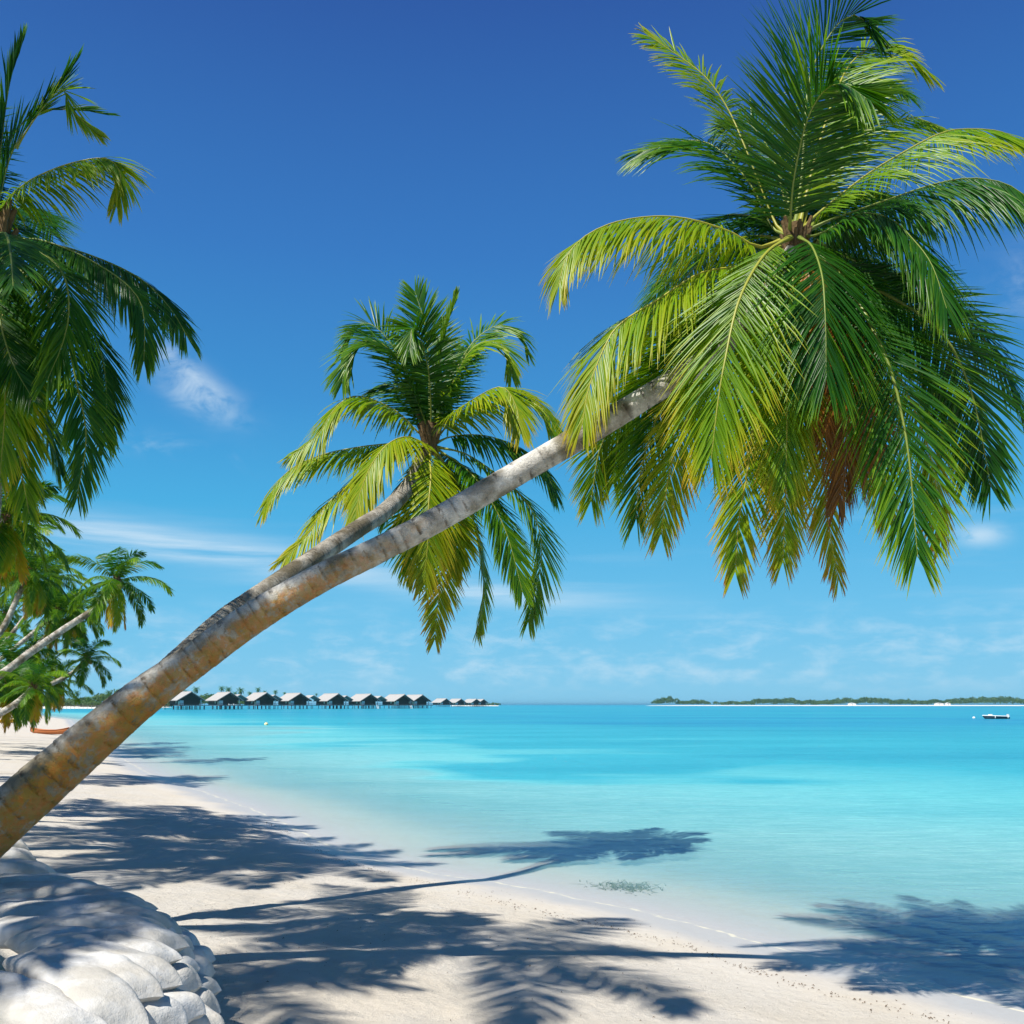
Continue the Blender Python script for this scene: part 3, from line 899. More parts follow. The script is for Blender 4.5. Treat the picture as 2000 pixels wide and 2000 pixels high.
pg([(975, 850), (920, 1080), (860, 1330), (885, 1520)], (0, .4, .4), L=.55, droop=.5, age=.3, seed=132, side=(.95, .2, 0))
pg([(980, 790), (1000, 620), (1080, 430), (1130, 330), (1200, 350)], (.1, 1.0, 1.5), L=.5, droop=.4, age=.14, seed=133)
pg([(960, 790), (900, 620), (800, 520), (700, 520), (620, 600)], (.1, .9, 1.3), L=.55, droop=.5, age=.16, seed=134)
pg([(990, 840), (1100, 930), (1230, 1030), (1330, 1160)], (.1, .8, 1.2), L=.5, droop=.5, age=.14, seed=135)

# ------------------------------------------------------------------ palm at the left edge
tr3 = [(-330, 1830, 8.2, 80), (-200, 1560, 8.1, 62), (-90, 1320, 7.95, 50), (-35, 1100, 7.8, 43), (-14, 900, 7.7, 38), (-10, 680, 7.62, 36), (-10, 480, 7.6, 34)]
pts = [P(a, b, c) for a, b, c, w in tr3]
palm3 = empty('coconut_palm', pts[0])
tag(palm3, 'coconut palm cut by the left picture edge with shredded upper fronds and heavy hanging skirt', 'palm tree', 'coconut palms along the beach')
me, _ = trunk_mesh('trunk', pts, [w / 2 / F * c for a, b, c, w in tr3], seed=14)
place('trunk', me, palm3)
place('fibre_sheath', fibre_mesh(0.11, 0.34, 8), palm3, P(-10, 460, 7.6) - palm3.location)
g1 = dict(origin=(0, 0), scale=1.932)
pl3 = lambda pl, dd, **k: pixel_frond(palm3, pl, 7.6, dd, **{**g1, **{**k, 'L': k['L'] * .88, 'age': k['age'] * (.62 if k['age'] < .34 or k['age'] > .4 else 1), 'gaps': k.get('gaps', .12)}})
pl3([(-25, 880), (-10, 700), (10, 500), (40, 300), (88, 150)], (0, 0, 0), L=.40, droop=.1, age=.12, seed=211, close=.16, n=60, gaps=.25, label='furled shredded frond standing upright')
pl3([(-25, 880), (0, 740), (40, 590), (100, 480), (180, 380), (280, 240)], (0, -.1, 0), L=.42, droop=.12, age=.12, seed=212, close=.2, n=50, gaps=.3, label='furled shredded frond pointing up and right')
pl3([(60, 560), (130, 450), (200, 360), (240, 340), (275, 420), (370, 505)], (0, -.1, 0), L=.32, droop=.3, age=.36, seed=213, close=.5, n=46, start=.3)
pl3([(-20, 860), (30, 560), (120, 440), (250, 410), (390, 425)], (.1, .1, .2), L=.36, droop=.15, age=.12, seed=214, close=.22, n=44, gaps=.3)
pl3([(-20, 880), (15, 775), (100, 690), (210, 635), (320, 603), (410, 600), (455, 660), (440, 775)], (0, -.1, -.1), L=.46, droop=.9, age=.36, seed=215, gaps=.22)
pl3([(-10, 900), (60, 905), (150, 905), (300, 960), (450, 1050), (525, 1130), (545, 1220), (543, 1360)], (0, -.2, -.2), L=.52, droop=.85, age=.22, seed=216)
pl3([(-10, 890), (120, 905), (320, 955), (520, 1045), (640, 1160), (715, 1285)], (.1, .2, .2), L=.52, droop=.8, age=.15, seed=217)
pl3([(-10, 900), (60, 918), (180, 970), (245, 1050), (260, 1180), (235, 1300), (180, 1430)], (0, -.6, -.8), L=.62, droop=.75, age=.27, seed=218, tipage=.2)
pl3([(-10, 920), (130, 1080), (240, 1250), (290, 1450), (325, 1650), (290, 1880)], (0, -.2, -.2), L=.52, droop=.5, age=.28, seed=219, tipage=.2)
pl3([(-10, 920), (180, 1060), (330, 1220), (395, 1400), (400, 1660)], (.1, .2, .2), L=.5, droop=.6, age=.17, seed=220, tipage=.3)
pl3([(-20, 930), (40, 1150), (80, 1400), (70, 1680), (110, 1940)], (0, -.2, -.2), L=.5, droop=.5, age=.44, seed=221, tipage=.3)
pl3([(-20, 930), (10, 1200), (20, 1500), (0, 1800)], (0, -.4, -.5), L=.56, droop=.5, age=.55, seed=222, tipage=.35)
pl3([(-20, 930), (80, 1180), (140, 1450), (230, 1790)], (0, .3, .3), L=.5, droop=.5, age=.30, seed=223, tipage=.2)
pl3([(-20, 930), (-10, 1150), (40, 1350), (120, 1500)], (0, -.5, -.7), L=.55, droop=.5, age=.20, seed=224)
pl3([(-30, 930), (-60, 1200), (-80, 1500), (-60, 1800)], (0, 0, 0), L=.55, droop=.5, age=.46, seed=225)
pl3([(-30, 900), (-200, 850), (-400, 870), (-560, 1000), (-640, 1200)], (0, 0, 0), L=.6, droop=.6, age=.25, seed=226)
pl3([(-30, 920), (-220, 1000), (-400, 1150), (-470, 1400)], (0, -.4, -.5), L=.6, droop=.6, age=.25, seed=227)
pl3([(-30, 880), (-160, 650), (-330, 520), (-560, 520)], (0, .3, .4), L=.6, droop=.5, age=.2, seed=228)
pl3([(-30, 880), (-100, 600), (-160, 380), (-280, 260)], (0, .2, .2), L=.5, droop=.3, age=.2, seed=229)
pl3([(-20, 900), (20, 880), (40, 960), (50, 1080)], (0, -1.3, -1.9), L=.6, droop=.6, age=.22, seed=230)
pl3([(-20, 900), (40, 800), (130, 790), (200, 880)], (0, 1.2, 1.9), L=.6, droop=.6, age=.2, seed=231)
pl3([(-20, 900), (-60, 820), (-100, 800), (-140, 900)], (0, 1.2, 1.9), L=.6, droop=.6, age=.2, seed=232)

# ------------------------------------------------------------------ palms further back: a shared set of fronds
FRONDS = []
for k, (e0, ln_) in enumerate([(80, 1.9), (64, 2.1), (48, 2.2), (30, 2.2), (12, 2.2), (-8, 2.15), (-30, 2.1), (-52, 2.0), (-68, 1.9)]):
    for v in range(2):
        rng = random.Random(k * 10 + v)
        e = math.radians(e0 + rng.uniform(-6, 6))
        pth, p, n_ = [], Vector((0.05, 0, 0)), 9
        sway = rng.uniform(-.25, .25)
        for i in range(n_):
            pth.append(p.copy())
            u = i / (n_ - 1)
            p = p + Vector((math.cos(e), sway * u * 0.6, math.sin(e))) * (ln_ / (n_ - 1))
            e -= math.radians((12 if e0 > 20 else 9) * (0.5 + 1.1 * u)) if e > math.radians(-82) else 0
        age_ = [0.14, 0.18, 0.26, 0.32, 0.28, 0.24, 0.26, 0.42, 0.62][k] + rng.uniform(-.05, .05)
        V, Q, A, RV, RQ, RA = frond_arrays([tuple(a) for a in pth], L=.58, n=60, droop=.6, age=age_, seed=300 + k * 2 + v, twist=rng.choice((-.8, .8)), wid=.042, segs=3, tipage=.15 if k < 7 else .25)
        nv = len(V)
        me = npmesh('frond', np.vstack([V, RV]), np.vstack([Q, RQ + nv]), m_leaf, {'age': np.clip(np.concatenate([A, RA + .1]), 0, 1)})
        FRONDS.append((me, e0))


def back_palm(trunk_pts, hub_w, label, size=1.0, nf=24, seed=1, base_w=None, coconuts=0, skirt=True):
    """palm whose fronds are shared meshes turned about the crown"""
    rng = random.Random(seed)
    pts = [Vector(p) for p in trunk_pts]
    root = empty('coconut_palm', pts[0])
    tag(root, label, 'palm tree', 'coconut palms along the beach')
    n = len(pts)
    hub_w *= .82
    bw = base_w or hub_w * 1.6
    rad = [hub_w + (bw - hub_w) * (1 - i / (n - 1)) ** 1.5 for i in range(n)]
    me, _ = trunk_mesh('trunk', pts, rad, step=0.035, nseg=12, seed=seed, ring=(0.10, 0.18), amp=0.05, tone=.5)
    place('trunk', me, root)
    hub = pts[-1] - root.location
    lean = (pts[-1] - pts[-2]).normalized()
    place('fibre_sheath', fibre_mesh(hub_w * 1.25, 0.4, seed), root, hub)
    for i in range(nf):
        u = i / (nf - 1)
        want = 80 - 150 * u if skirt else 80 - 115 * u
        cand = sorted(FRONDS, key=lambda q_: abs(q_[1] - want) + rng.uniform(0, 9))[0]
        az_ = i * 2.39996 + rng.uniform(-.25, .25)
        sc = size * rng.uniform(.88, 1.1)
        place('frond', cand[0], root, hub, (rng.uniform(-.12, .12) - lean.y * .25, rng.uniform(-.12, .12) + lean.x * .12, az_), (sc, sc, sc))
    for i in range(coconuts):
        a = i * 2.4
        co = place('coconut', COCO, root, hub + Vector((math.cos(a) * .2, math.sin(a) * .2, -.18 - .06 * (i % 3))))
    return root


mb = MB()
nu, nvv = 10, 7
for i in range(nvv + 1):
    for j in range(nu):
        a, b = math.pi * i / nvv, 2 * math.pi * j / nu
        mb.v.append((0.11 * math.sin(a) * math.cos(b) * (1 + .06 * math.cos(3 * b)), 0.11 * math.sin(a) * math.sin(b), 0.14 * math.cos(a)))
for i in range(nvv):
    for j in range(nu):
        mb.f.append((i * nu + j, (i + 1) * nu + j, (i + 1) * nu + (j + 1) % nu, i * nu + (j + 1) % nu))
COCO = mb.mesh('coconut', m_coco, True)

WP = lambda l: [P(*q_) for q_ in l]
back_palm(WP([(-190, 1500, 29), (-110, 1330, 29), (-40, 1160, 29.5), (10, 1012, 30)]), .12, 'back palm whose crown hangs just under the left-edge palm', 1.0, 30, 41, coconuts=5)
back_palm(WP([(-190, 1440, 43), (-70, 1300, 43), (0, 1235, 44), (35, 1165, 44.5), (62, 1118, 45)]), .13, 'back palm left of the freestanding crown, short bent trunk leaning right', 1.0, 26, 42, coconuts=6)
back_palm(WP([(-200, 1440, 38), (-90, 1370, 39), (0, 1318, 40), (60, 1274, 40.5), (120, 1232, 41), (180, 1192, 41.5), (212, 1158, 42), (228, 1134, 42)]), .14,
          'freestanding back palm with long pale leaning trunk, crown against the sky', 1.05, 22, 43, coconuts=7)
back_palm(WP([(-120, 1420, 52), (-20, 1330, 53), (70, 1260, 54), (150, 1192, 55)]), .12, 'back palm half hidden behind the freestanding palm trunk', .95, 22, 44)
back_palm(WP([(-150, 1440, 48), (-20, 1385, 50), (80, 1345, 51), (140, 1315, 52), (170, 1286, 52)]), .12, 'low back palm with small crown just above the far jetty', .85, 18, 45, coconuts=4, skirt=False)
back_palm(WP([(-160, 1450, 50), (-60, 1385, 52), (20, 1310, 55), (68, 1262, 56)]), .12, 'back palm crown low at the left above the beached canoe', .95, 22, 46)
back_palm(WP([(-160, 1470, 36), (-70, 1425, 37), (0, 1393, 38), (36, 1370, 38.5), (66, 1342, 39)]), .13, 'lowest back palm at the left, thin trunk crossing the sand', .78, 20, 47)
back_palm(WP([(-230, 1560, 17), (-190, 1300, 16.5), (-130, 1050, 16.2), (-95, 800, 16)]), .12, 'palm at the left edge behind the shredded palm, mostly out of view', .98, 30, 48)
back_palm(WP([(-170, 1410, 60), (-80, 1330, 62), (-10, 1250, 63), (10, 1200, 64)]), .12, 'far back palm at the left edge under the other crowns', 1.0, 24, 56)
back_palm(WP([(-190, 1430, 46), (-90, 1300, 47), (-20, 1180, 48), (30, 1070, 48)]), .13, 'back palm crown above the short bent palm at left', 1.15, 28, 57, coconuts=4)
back_palm(WP([(-150, 1420, 50), (-40, 1320, 51), (60, 1240, 52), (112, 1192, 53)]), .12, 'back palm crown between the bent palm and the freestanding palm', 1.1, 24, 58)
back_palm(WP([(-150, 1430, 47), (-60, 1370, 48), (0, 1330, 49), (28, 1300, 49)]), .12, 'back palm crown at the left edge over the thin low trunk', 1.1, 24, 59)
back_palm(WP([(-140, 1430, 44), (-70, 1390, 44.5), (-10, 1365, 45), (18, 1340, 45)]), .12, 'low back palm at the left edge beside the yellow canoe', 1.0, 24, 71)
back_palm(WP([(-100, 1410, 56), (0, 1375, 57), (70, 1350, 58), (112, 1326, 58)]), .11, 'small back palm crown just left of the low palm above the jetty', .9, 20, 72)
back_palm(WP([(-120, 1410, 58), (-20, 1290, 59), (60, 1190, 60), (100, 1128, 60)]), .12, 'back palm crown behind the gap left of the freestanding palm', 1.15, 26, 73)
# palms of the same grove standing just outside the frame; their shadows fall across the sand
grove = [((550, 1650), .45, 11.2, 'its crown shadow reaching the water edge'), ((400, 1622), .5, 10.2, 'its shadow on the sand right of the leaning trunk'), ((290, 1668), .55, 10, 'its shadow just past the sandbag wall'),
         ((190, 1590), .7, 9.5, 'its shadow along the lower leaning trunk'), ((340, 1570), .5, 10, 'its shadow on the middle of the left beach'), ((150, 1540), .8, 9.6, 'its shadow behind the leaning trunk'),
         ((260, 1503), .5, 10, 'its shadow running into the shallows at left'), ((80, 1490), .9, 9.8, 'its shadow on the back beach at left'), ((60, 1450), .9, 10, 'its shadow on the far sand near the canoe'),
         ((110, 1760), 1.2, 9.6, 'its shadow striping the sandbags'), ((920, 1858), .3, 11.5, 'its star-shaped shadow on the open sand'),
         ((480, 1640), .4, 12, 'its long frond shadows crossing the left beach')]
for k, ((px, py), z0, z, wh) in enumerate(grove):
    sp = G(px, py, z0)
    h = Vector((sp.x, sp.y, z)) + Vector((SUN_TRAVEL.x, SUN_TRAVEL.y, 0)) / SUN_TRAVEL.z * (z - z0)
    b = Vector((h.x - 1.6, h.y - 1.4, ground_z(h.x - 1.6, h.y - 1.4) - .1))
    back_palm([b, b.lerp(h, .35) + Vector((-.3, 0, .2)), b.lerp(h, .7) + Vector((-.25, 0, .15)), h], .12,
              f'palm outside the left frame edge, {wh}', 1.15, 13, 60 + k, skirt=False)

# ------------------------------------------------------------------ sandbags
m_bag, nt, out = newmat('sandbag_cloth')
ov = objvec(nt)
gp = geopos(nt)
weave = nt.nodes.new('ShaderNodeTexBrick')
wn_ = noise_t(nt, ov, 7, 5, 0.6)
fine = noise_t(nt, ov, 130, 2, 0.6)
dirt = noise_t(nt, gp, 3.2, 6, 0.65)
bcl = mixc(nt, smooth(nt, dirt, 0.38, 0.66), (0.42, 0.40, 0.36), (0.55, 0.545, 0.53))
bcl = mixc(nt, mth(nt, 'MULTIPLY', smooth(nt, noise_t(nt, gp, 26, 4, 0.7), 0.64, 0.74), 0.5), bcl, (0.34, 0.27, 0.18))
nb = bump(nt, mth(nt, 'ADD', wn_, mth(nt, 'MULTIPLY', fine, 0.12)), 0.7, 0.03)
principled(nt, out, bcl, 0.85, 0.2, nb)


def bag_mesh(a, b, t, seed):
    """filled bag: flat seam lips at both ends, slumped sides, wrinkles running in from the seams"""
    nu, nw = 44, 32
    us = np.linspace(-1, 1, nu)
    us = np.sign(us) * np.abs(us) ** .7
    w = 2 * np.pi * np.arange(nw) / nw
    u, w = np.meshgrid(us, w, indexing='ij')
    cw, sw = np.cos(w), np.sin(w)
    uu = np.clip(np.abs(u) / 0.975, 0, 1)
    tz = t * (1 + .12 * u) * np.maximum(1 - uu ** 7, 0) ** 0.5 + 0.009
    tz[0], tz[-1] = 0.0, 0.0
    bb = b * (1.0 - 0.14 * np.abs(u) ** 7) * (1 + 0.05 * u * ((seed % 3) - 1))
    y = bb * np.sign(cw) * np.abs(cw) ** .6
    x = a * u * (1 - 0.035 * (1 - cw ** 2))
    z = tz * np.sign(sw) * np.abs(sw) ** .62
    z = np.where(z < 0, z * .85, z)
    fold = (vnoise(y, x * .15, seed + 2, 0.05) - .5) * 0.035 * sstep(np.abs(u), .5, .9) * (tz / t)
    wr = (vnoise(x, y + z, seed, 0.09) - .5) * 0.014 + (vnoise(x, y + z, seed + 5, 0.24) - .5) * 0.03
    f = (wr * (tz / t) + fold)
    y = y + f * cw * .6
    z = z + f * sw + 0.035 * np.abs(u) ** 5 * (vnoise(y, x * 0, seed + 9, .17) - .5) - .03 * np.abs(u) ** 6
    V = np.stack([x, y, z], -1).reshape(-1, 3)
    i = np.arange(nu - 1)[:, None] * nw
    j = np.arange(nw)[None, :]
    q = np.stack([i + j, i + (j + 1) % nw, i + nw + (j + 1) % nw, i + nw + j], -1).reshape(-1, 4)
    return npmesh('sandbag', V, q[:, ::-1], m_bag)


BAGS = [bag_mesh(.34, .150, .088, 3), bag_mesh(.32, .155, .092, 7), bag_mesh(.36, .150, .085, 12), bag_mesh(.33, .158, .09, 19)]
LONG = [bag_mesh(.62, .155, .090, 23), bag_mesh(.68, .16, .085, 31), bag_mesh(.60, .152, .094, 37), bag_mesh(.64, .158, .09, 41)]
ordw = ['nearest', 'second nearest', 'third nearest', 'fourth nearest', 'fifth nearest', 'sixth nearest', 'seventh nearest', 'eighth nearest', 'ninth nearest', 'tenth nearest', 'eleventh nearest',
        'twelfth nearest', 'thirteenth nearest', 'fourteenth nearest', 'fifteenth nearest', 'sixteenth nearest']
rngb = random.Random(5)


def sandbag(end_px, ztop, axis_deg, k, label, roll=0.0, sc=1.0, pitch=0.0, long=False):
    e = G(end_px[0], end_px[1], ztop - .05)
    ax = Vector((math.cos(math.radians(axis_deg)), math.sin(math.radians(axis_deg)), 0))
    c = e - ax * ((.58 if long else .31) * sc)
    o = place('sandbag', (LONG if long else BAGS)[k % 4], None, (c.x, c.y, ztop - .088 * sc), (roll, pitch, math.radians(axis_deg)), (sc, sc, sc))
    tag(o, label, 'sandbag', 'sandbags of the beach wall')


row1 = [(153, 1998), (217, 1962), (272, 1925), (303, 1893), (316, 1860), (319, 1834), (320, 1808), (309, 1787), (290, 1769), (262, 1754), (230, 1743), (192, 1732), (150, 1716), (88, 1690), (70, 1666), (45, 1640)]
ax1 = [-42, -40, -34, -26, -18, -10, -2, 5, 10, 14, 17, 19, 20, 24, 28, 30]
for k, (p, a) in enumerate(zip(row1, ax1)):
    sandbag(p, 1.22 + .05 * sstep(np.array(k), 7, 12) + rngb.uniform(-.02, .02), a + rngb.uniform(-9, 9), k, f'white sandbag in the top row of the wall, {ordw[k]} to the viewer', rngb.uniform(-.05, .05), rngb.uniform(.94, 1.06), rngb.uniform(-.02, .05), True)
row2 = [(323, 1985), (361, 1955), (367, 1912), (369, 1885), (367, 1859), (361, 1834), (350, 1812), (334, 1792)]
ax2 = [-38, -28, -14, -8, -2, 5, 12, 18]
for k, (p, a) in enumerate(zip(row2, ax2)):
    sandbag(p, 1.06 + rngb.uniform(-.015, .015), a + rngb.uniform(-5, 5), k + 1, f'white sandbag in the middle row of the wall, {ordw[k]} to the viewer', rngb.uniform(-.07, .07), rngb.uniform(.9, 1.0), rngb.uniform(.02, .12))
row3 = [(396, 1990), (402, 1958), (409, 1922), (409, 1890), (400, 1860), (388, 1838), (372, 1818)]
ax3 = [-50, -24, -10, -3, 4, 10, 18]
for k, (p, a) in enumerate(zip(row3, ax3)):
    sandbag(p, .90 + rngb.uniform(-.015, .015), a + rngb.uniform(-5, 5), k + 2, f'white sandbag in the lowest row of the wall, {ordw[k]} to the viewer', rngb.uniform(-.06, .06), rngb.uniform(.9, 1.0), rngb.uniform(.02, .12))
# ------------------------------------------------------------------ boats and buoys
m_kayak = simple_mat('red_orange_paint', (0.42, 0.13, 0.035), 0.4, 0.15, 2.0)
m_yellow = simple_mat('yellow_paint', (0.75, 0.42, 0.03), 0.4, 0.1, 2.0)
m_white = simple_mat('white_paint', (0.80, 0.80, 0.78), 0.45, 0.05, 3.0)
m_hull = simple_mat('dark_blue_paint', (0.03, 0.05, 0.07), 0.35, 0.2, 3.0)
m_dark = simple_mat('dark_plastic', (0.03, 0.03, 0.035), 0.5, 0.2, 5.0)


def canoe(name, mat, inner, loc, rz, label, length=3.9, group=None):
    root = empty(name, loc, rz)
    tag(root, label, 'canoe', group)
    n, m = 25, 9
    V, Q = [], []
    for i in range(n):
        u = -1 + 2 * i / (n - 1)
        hw = 0.36 * (1 - abs(u) ** 2.4) ** .8 + .012
        sheer = 0.36 + 0.20 * abs(u) ** 2.6
        keel = 0.02 + 0.22 * abs(u) ** 5
        for j in range(m):
            w = math.pi * j / (m - 1)
            V.append((u * length / 2, -hw * math.cos(w), keel + (sheer - keel) * (1 - math.sin(w) ** .7)))
    for i in range(n - 1):
        for j in range(m - 1):
            Q.append((i * m + j, i * m + j + 1, (i + 1) * m + j + 1, (i + 1) * m + j))
    me = npmesh('hull', np.array(V), np.array(Q), mat)
    h = place('hull', me, root)
    sol = h.modifiers.new('wall', 'SOLIDIFY')
    sol.thickness = 0.03
    # rim
    for sgn in (0, m - 1):
        mb = MB()
        for i in range(n - 1):
            mb.tube(V[i * m + sgn], V[(i + 1) * m + sgn], .022, .022, 6)
        place('gunwale', mb.mesh('gunwale', mat), root)
    for x in (-.75, .15, .9):
        place('seat', MB().box(x - .11, x + .11, -.30, .30, .25, .275).mesh('seat', inner), root)
    return root


kb = G(97, 1416, 1.02)
canoe('canoe', m_kayak, simple_mat('wood_seat', (0.4, 0.2, 0.08)), (kb.x, kb.y, ground_z(kb.x, kb.y) - .03), math.radians(-9), 'red-orange canoe lying on the white sand under the palms', 3.3)
kb = G(8, 1404, 1.05)
canoe('canoe', m_yellow, m_dark, (kb.x, kb.y, ground_z(kb.x, kb.y) - .03), math.radians(40), 'yellow canoe end peeking in at the left edge behind the palm trunk', 2.6)

# motorboat
bl = G(1944, 1404)
boat = empty('motorboat', (bl.x, bl.y, 0), math.radians(2))
tag(boat, 'small white-topped motorboat with dark hull moored on the lagoon', 'boat')
n, m = 21, 9
V, Q = [], []
for i in range(n):
    u = i / (n - 1)                         # 0 = bow (left), 1 = stern
    x = -2.35 + 4.5 * u
    hw = 0.85 * min(1, (u / .42)) ** .6 if u > 0 else 0.02
    sheer = 0.62 - 0.16 * u
    keel = -0.16 + 0.62 * max(0, 1 - u / .16) ** 1.2
    xs = 0.0
    for j in range(m):
        w = math.pi * j / (m - 1)
        V.append((x + xs, -hw * math.cos(w), keel + (sheer - keel) * (1 - math.sin(w) ** .55)))
for i in range(n - 1):
    for j in range(m - 1):
        Q.append((i * m + j, i * m + j + 1, (i + 1) * m + j + 1, (i + 1) * m + j))
hull = place('hull', npmesh('hull', np.array(V), np.array(Q), m_hull), boat)
sol = hull.modifiers.new('wall', 'SOLIDIFY')
sol.thickness = .04
mb = MB()
for i in range(n - 1):
    for sgn in (0, m - 1):
        a, b = Vector(V[i * m + sgn]), Vector(V[(i + 1) * m + sgn])
        mb.tube(a, b, .085, .085, 6)
place('gunwale', mb.mesh('gunwale', m_white), boat)
mb = MB()
dk = [(V[i * m][0], V[i * m][1] * .96, V[i * m][2] - .02) for i in range(0, 9)]
dk2 = [(p[0], -p[1], p[2]) for p in dk]
mb.add(dk + dk2, [(i, i + 1, 10 + i, 9 + i) for i in range(8)])
place('foredeck', mb.mesh('foredeck', m_white), boat)
place('console', MB().box(-1.15, -.75, -.35, .35, .40, .84).mesh('console', m_white), boat)
for x in (-.2, .7):
    place('bench', MB().box(x - .15, x + .15, -.7, .7, .36, .44).mesh('bench', m_white), boat)
place('transom', MB().box(2.10, 2.17, -.83, .83, -.1, .47).mesh('transom', m_hull), boat)
mo = place('outboard_motor', MB().box(2.13, 2.45, -.14, .14, .48, .86).mesh('outboard_motor', m_white), boat)
place('motor_leg', MB().box(2.28, 2.42, -.05, .05, -.35, .48).tube((2.42, 0, .3), (2.75, 0, .05), .05, .04).mesh('motor_leg', m_dark), mo)
place('fender', MB().tube((-.5, -.93, .08), (-.5, -.93, .45), .07, .07).mesh('fender', m_white, True), boat)
place('fender', MB().tube((1.85, -.93, .08), (1.85, -.93, .45), .07, .07).mesh('fender', m_white, True), boat)


def buoy(px, py, r, mat, label):
    g = G(px, py)
    root = empty('buoy', (g.x, g.y, 0))
    tag(root, label, 'buoy', 'mooring buoys')
    mb = MB()
    nu, nv = 14, 10
    for i in range(nv + 1):
        for j in range(nu):
            a, b = math.pi * i / nv, 2 * math.pi * j / nu
            mb.v.append((r * math.sin(a) * math.cos(b), r * math.sin(a) * math.sin(b), r * .35 + r * .92 * math.cos(a)))
    for i in range(nv):
        for j in range(nu):
            mb.f.append((i * nu + j, (i + 1) * nu + j, (i + 1) * nu + (j + 1) % nu, i * nu + (j + 1) % nu))
    place('float', mb.mesh('float', mat, True), root)
    place('mooring_eye', MB().tube((0, 0, r * 1.2), (0, 0, r * 1.55), r * .18, r * .12).mesh('mooring_eye', m_dark), root)


buoy(1902, 1403, .26, m_white, 'white mooring buoy floating left of the motorboat')
buoy(520, 1416, .25, simple_mat('pale_yellow_paint', (0.8, 0.68, 0.35)), 'pale yellow buoy floating in front of the stilt bungalows')

# ------------------------------------------------------------------ stilt bungalows
m_thatch, nt, out = newmat('bleached_thatch')
ov = objvec(nt)
st = noise_t(nt, mapping(nt, ov, (7, 7, 0.7)), 1.0, 5, 0.6)
tc = mixc(nt, st, (0.30, 0.29, 0.28), (0.43, 0.42, 0.41))
tc = mixc(nt, mth(nt, 'MULTIPLY', smooth(nt, noise_t(nt, ov, .5, 4, .6), .45, .7), .4), tc, (0.34, 0.32, 0.29))
principled(nt, out, tc, 0.95, 0.1, bump(nt, st, .6, .08))
m_wood = simple_mat('dark_wood', (0.085, 0.062, 0.04), 0.8, 0.4, 1.5)
m_stilt = simple_mat('stilt_wood', (0.045, 0.035, 0.028), 0.85, 0.3, 1.5)
m_cream = simple_mat('cream_panel', (0.62, 0.58, 0.48), 0.7, 0.1, 1.0)
m_panel = simple_mat('white_panel', (0.66, 0.68, 0.68), 0.6, 0.06, 1.0)


def gable_roof(w, l, z0, z1, th, over):
    """roof slab pair: gables at y = 0 and y = l, ridge along y"""
    mb = MB()
    hw = w / 2
    sl_ = (z1 - z0) / hw
    for s_ in (-1, 1):
        a = [(0, -over, z1), (0, l, z1), (s_ * (hw + .5), l, z0 - .5 * sl_), (s_ * (hw + .5), -over * .6, z0 - .5 * sl_)]
        bq = [(x, y, z - th) for x, y, z in a]
        f = [(0, 1, 2, 3), (7, 6, 5, 4), (0, 3, 7, 4), (1, 5, 6, 2), (2, 6, 7, 3)]
        mb.add(a + bq, f)
    return mb


RW, RL = 11.4, 21.0
ME = {}
ME['roof'] = gable_roof(RW, RL, 5.2, 9.3, .32, 1.3).mesh('roof', m_thatch)
ME['ridge_cap'] = MB().tube((0, -1.32, 9.25), (0, RL, 9.25), .22, .22, 8).mesh('ridge_cap', m_thatch)
ME['rear_roof'] = gable_roof(9.4, 11, 5.2, 8.3, .3, .2).mesh('rear_roof', m_thatch)
ME['wall'] = MB().box(-4.6, -4.45, 3.2, RL - .4, 2.3, 5.35).box(4.45, 4.6, 3.2, RL - .4, 2.3, 5.35).box(-4.44, 4.44, 3.2, 3.35, 2.3, 5.35).mesh('wall', m_wood)
mb = MB()
mb.add([(-4.4, 3.4, 5.36), (4.4, 3.4, 5.36), (0, 3.4, 8.8), (-4.4, 3.5, 5.36), (4.4, 3.5, 5.36), (0, 3.5, 8.8)], [(0, 1, 2), (5, 4, 3), (0, 3, 4, 1), (1, 4, 5, 2), (2, 5, 3, 0)])
ME['gable'] = mb.mesh('gable', m_wood)
mb = MB()
for s_ in (-1, 1):
    mb.tube((0, -1.2, 8.9), (s_ * 5.4, -.7, 4.75), .13, .13, 6)
ME['bargeboard'] = mb.mesh('bargeboard', m_wood)
ME['tie_beam'] = MB().tube((-3.0, -.4, 6.5), (3.0, -.4, 6.5), .09, .09, 6).mesh('tie_beam', m_wood)
ME['privacy_panel'] = MB().box(-4.9, -3.2, -.05, .1, 2.2, 4.7).mesh('privacy_panel', m_panel)
ME['side_panel'] = MB().box(-4.95, -4.85, .2, 3.0, 2.2, 4.3).mesh('side_panel', m_cream)
ME['column'] = MB().box(4.2, 4.55, -.2, .15, 2.2, 5.2).mesh('column', m_panel)
ME['deck'] = MB().box(-5.4, 5.6, -2.2, RL, 1.95, 2.2).mesh('deck', m_wood)
mb = MB()
for x in np.linspace(-5.2, 5.4, 12):
    mb.box(x - .05, x + .05, -2.15, -2.05, 2.2, 3.1)
mb.box(-5.3, 5.5, -2.17, -2.03, 3.1, 3.2)
ME['railing'] = mb.mesh('railing', m_wood)
ME['window'] = MB().box(-4.66, -4.62, 7.0, 9.0, 3.2, 4.6).mesh('window', m_cream)
ME['stilt'] = MB().tube((0, 0, -1.5), (0, 0, 1.96), .17, .15, 8).mesh('stilt', m_stilt)
ME['sunbed'] = MB().box(1.2, 3.0, -1.6, -.9, 2.3, 2.7).box(1.2, 1.6, -1.6, -.9, 2.7, 3.0).mesh('sunbed', m_white)
mb = MB()
for s_ in (-.4, .4):
    mb.tube((3.2 + s_, -2.3, 2.1), (3.2 + s_, -4.0, -.5), .09, .09, 6)
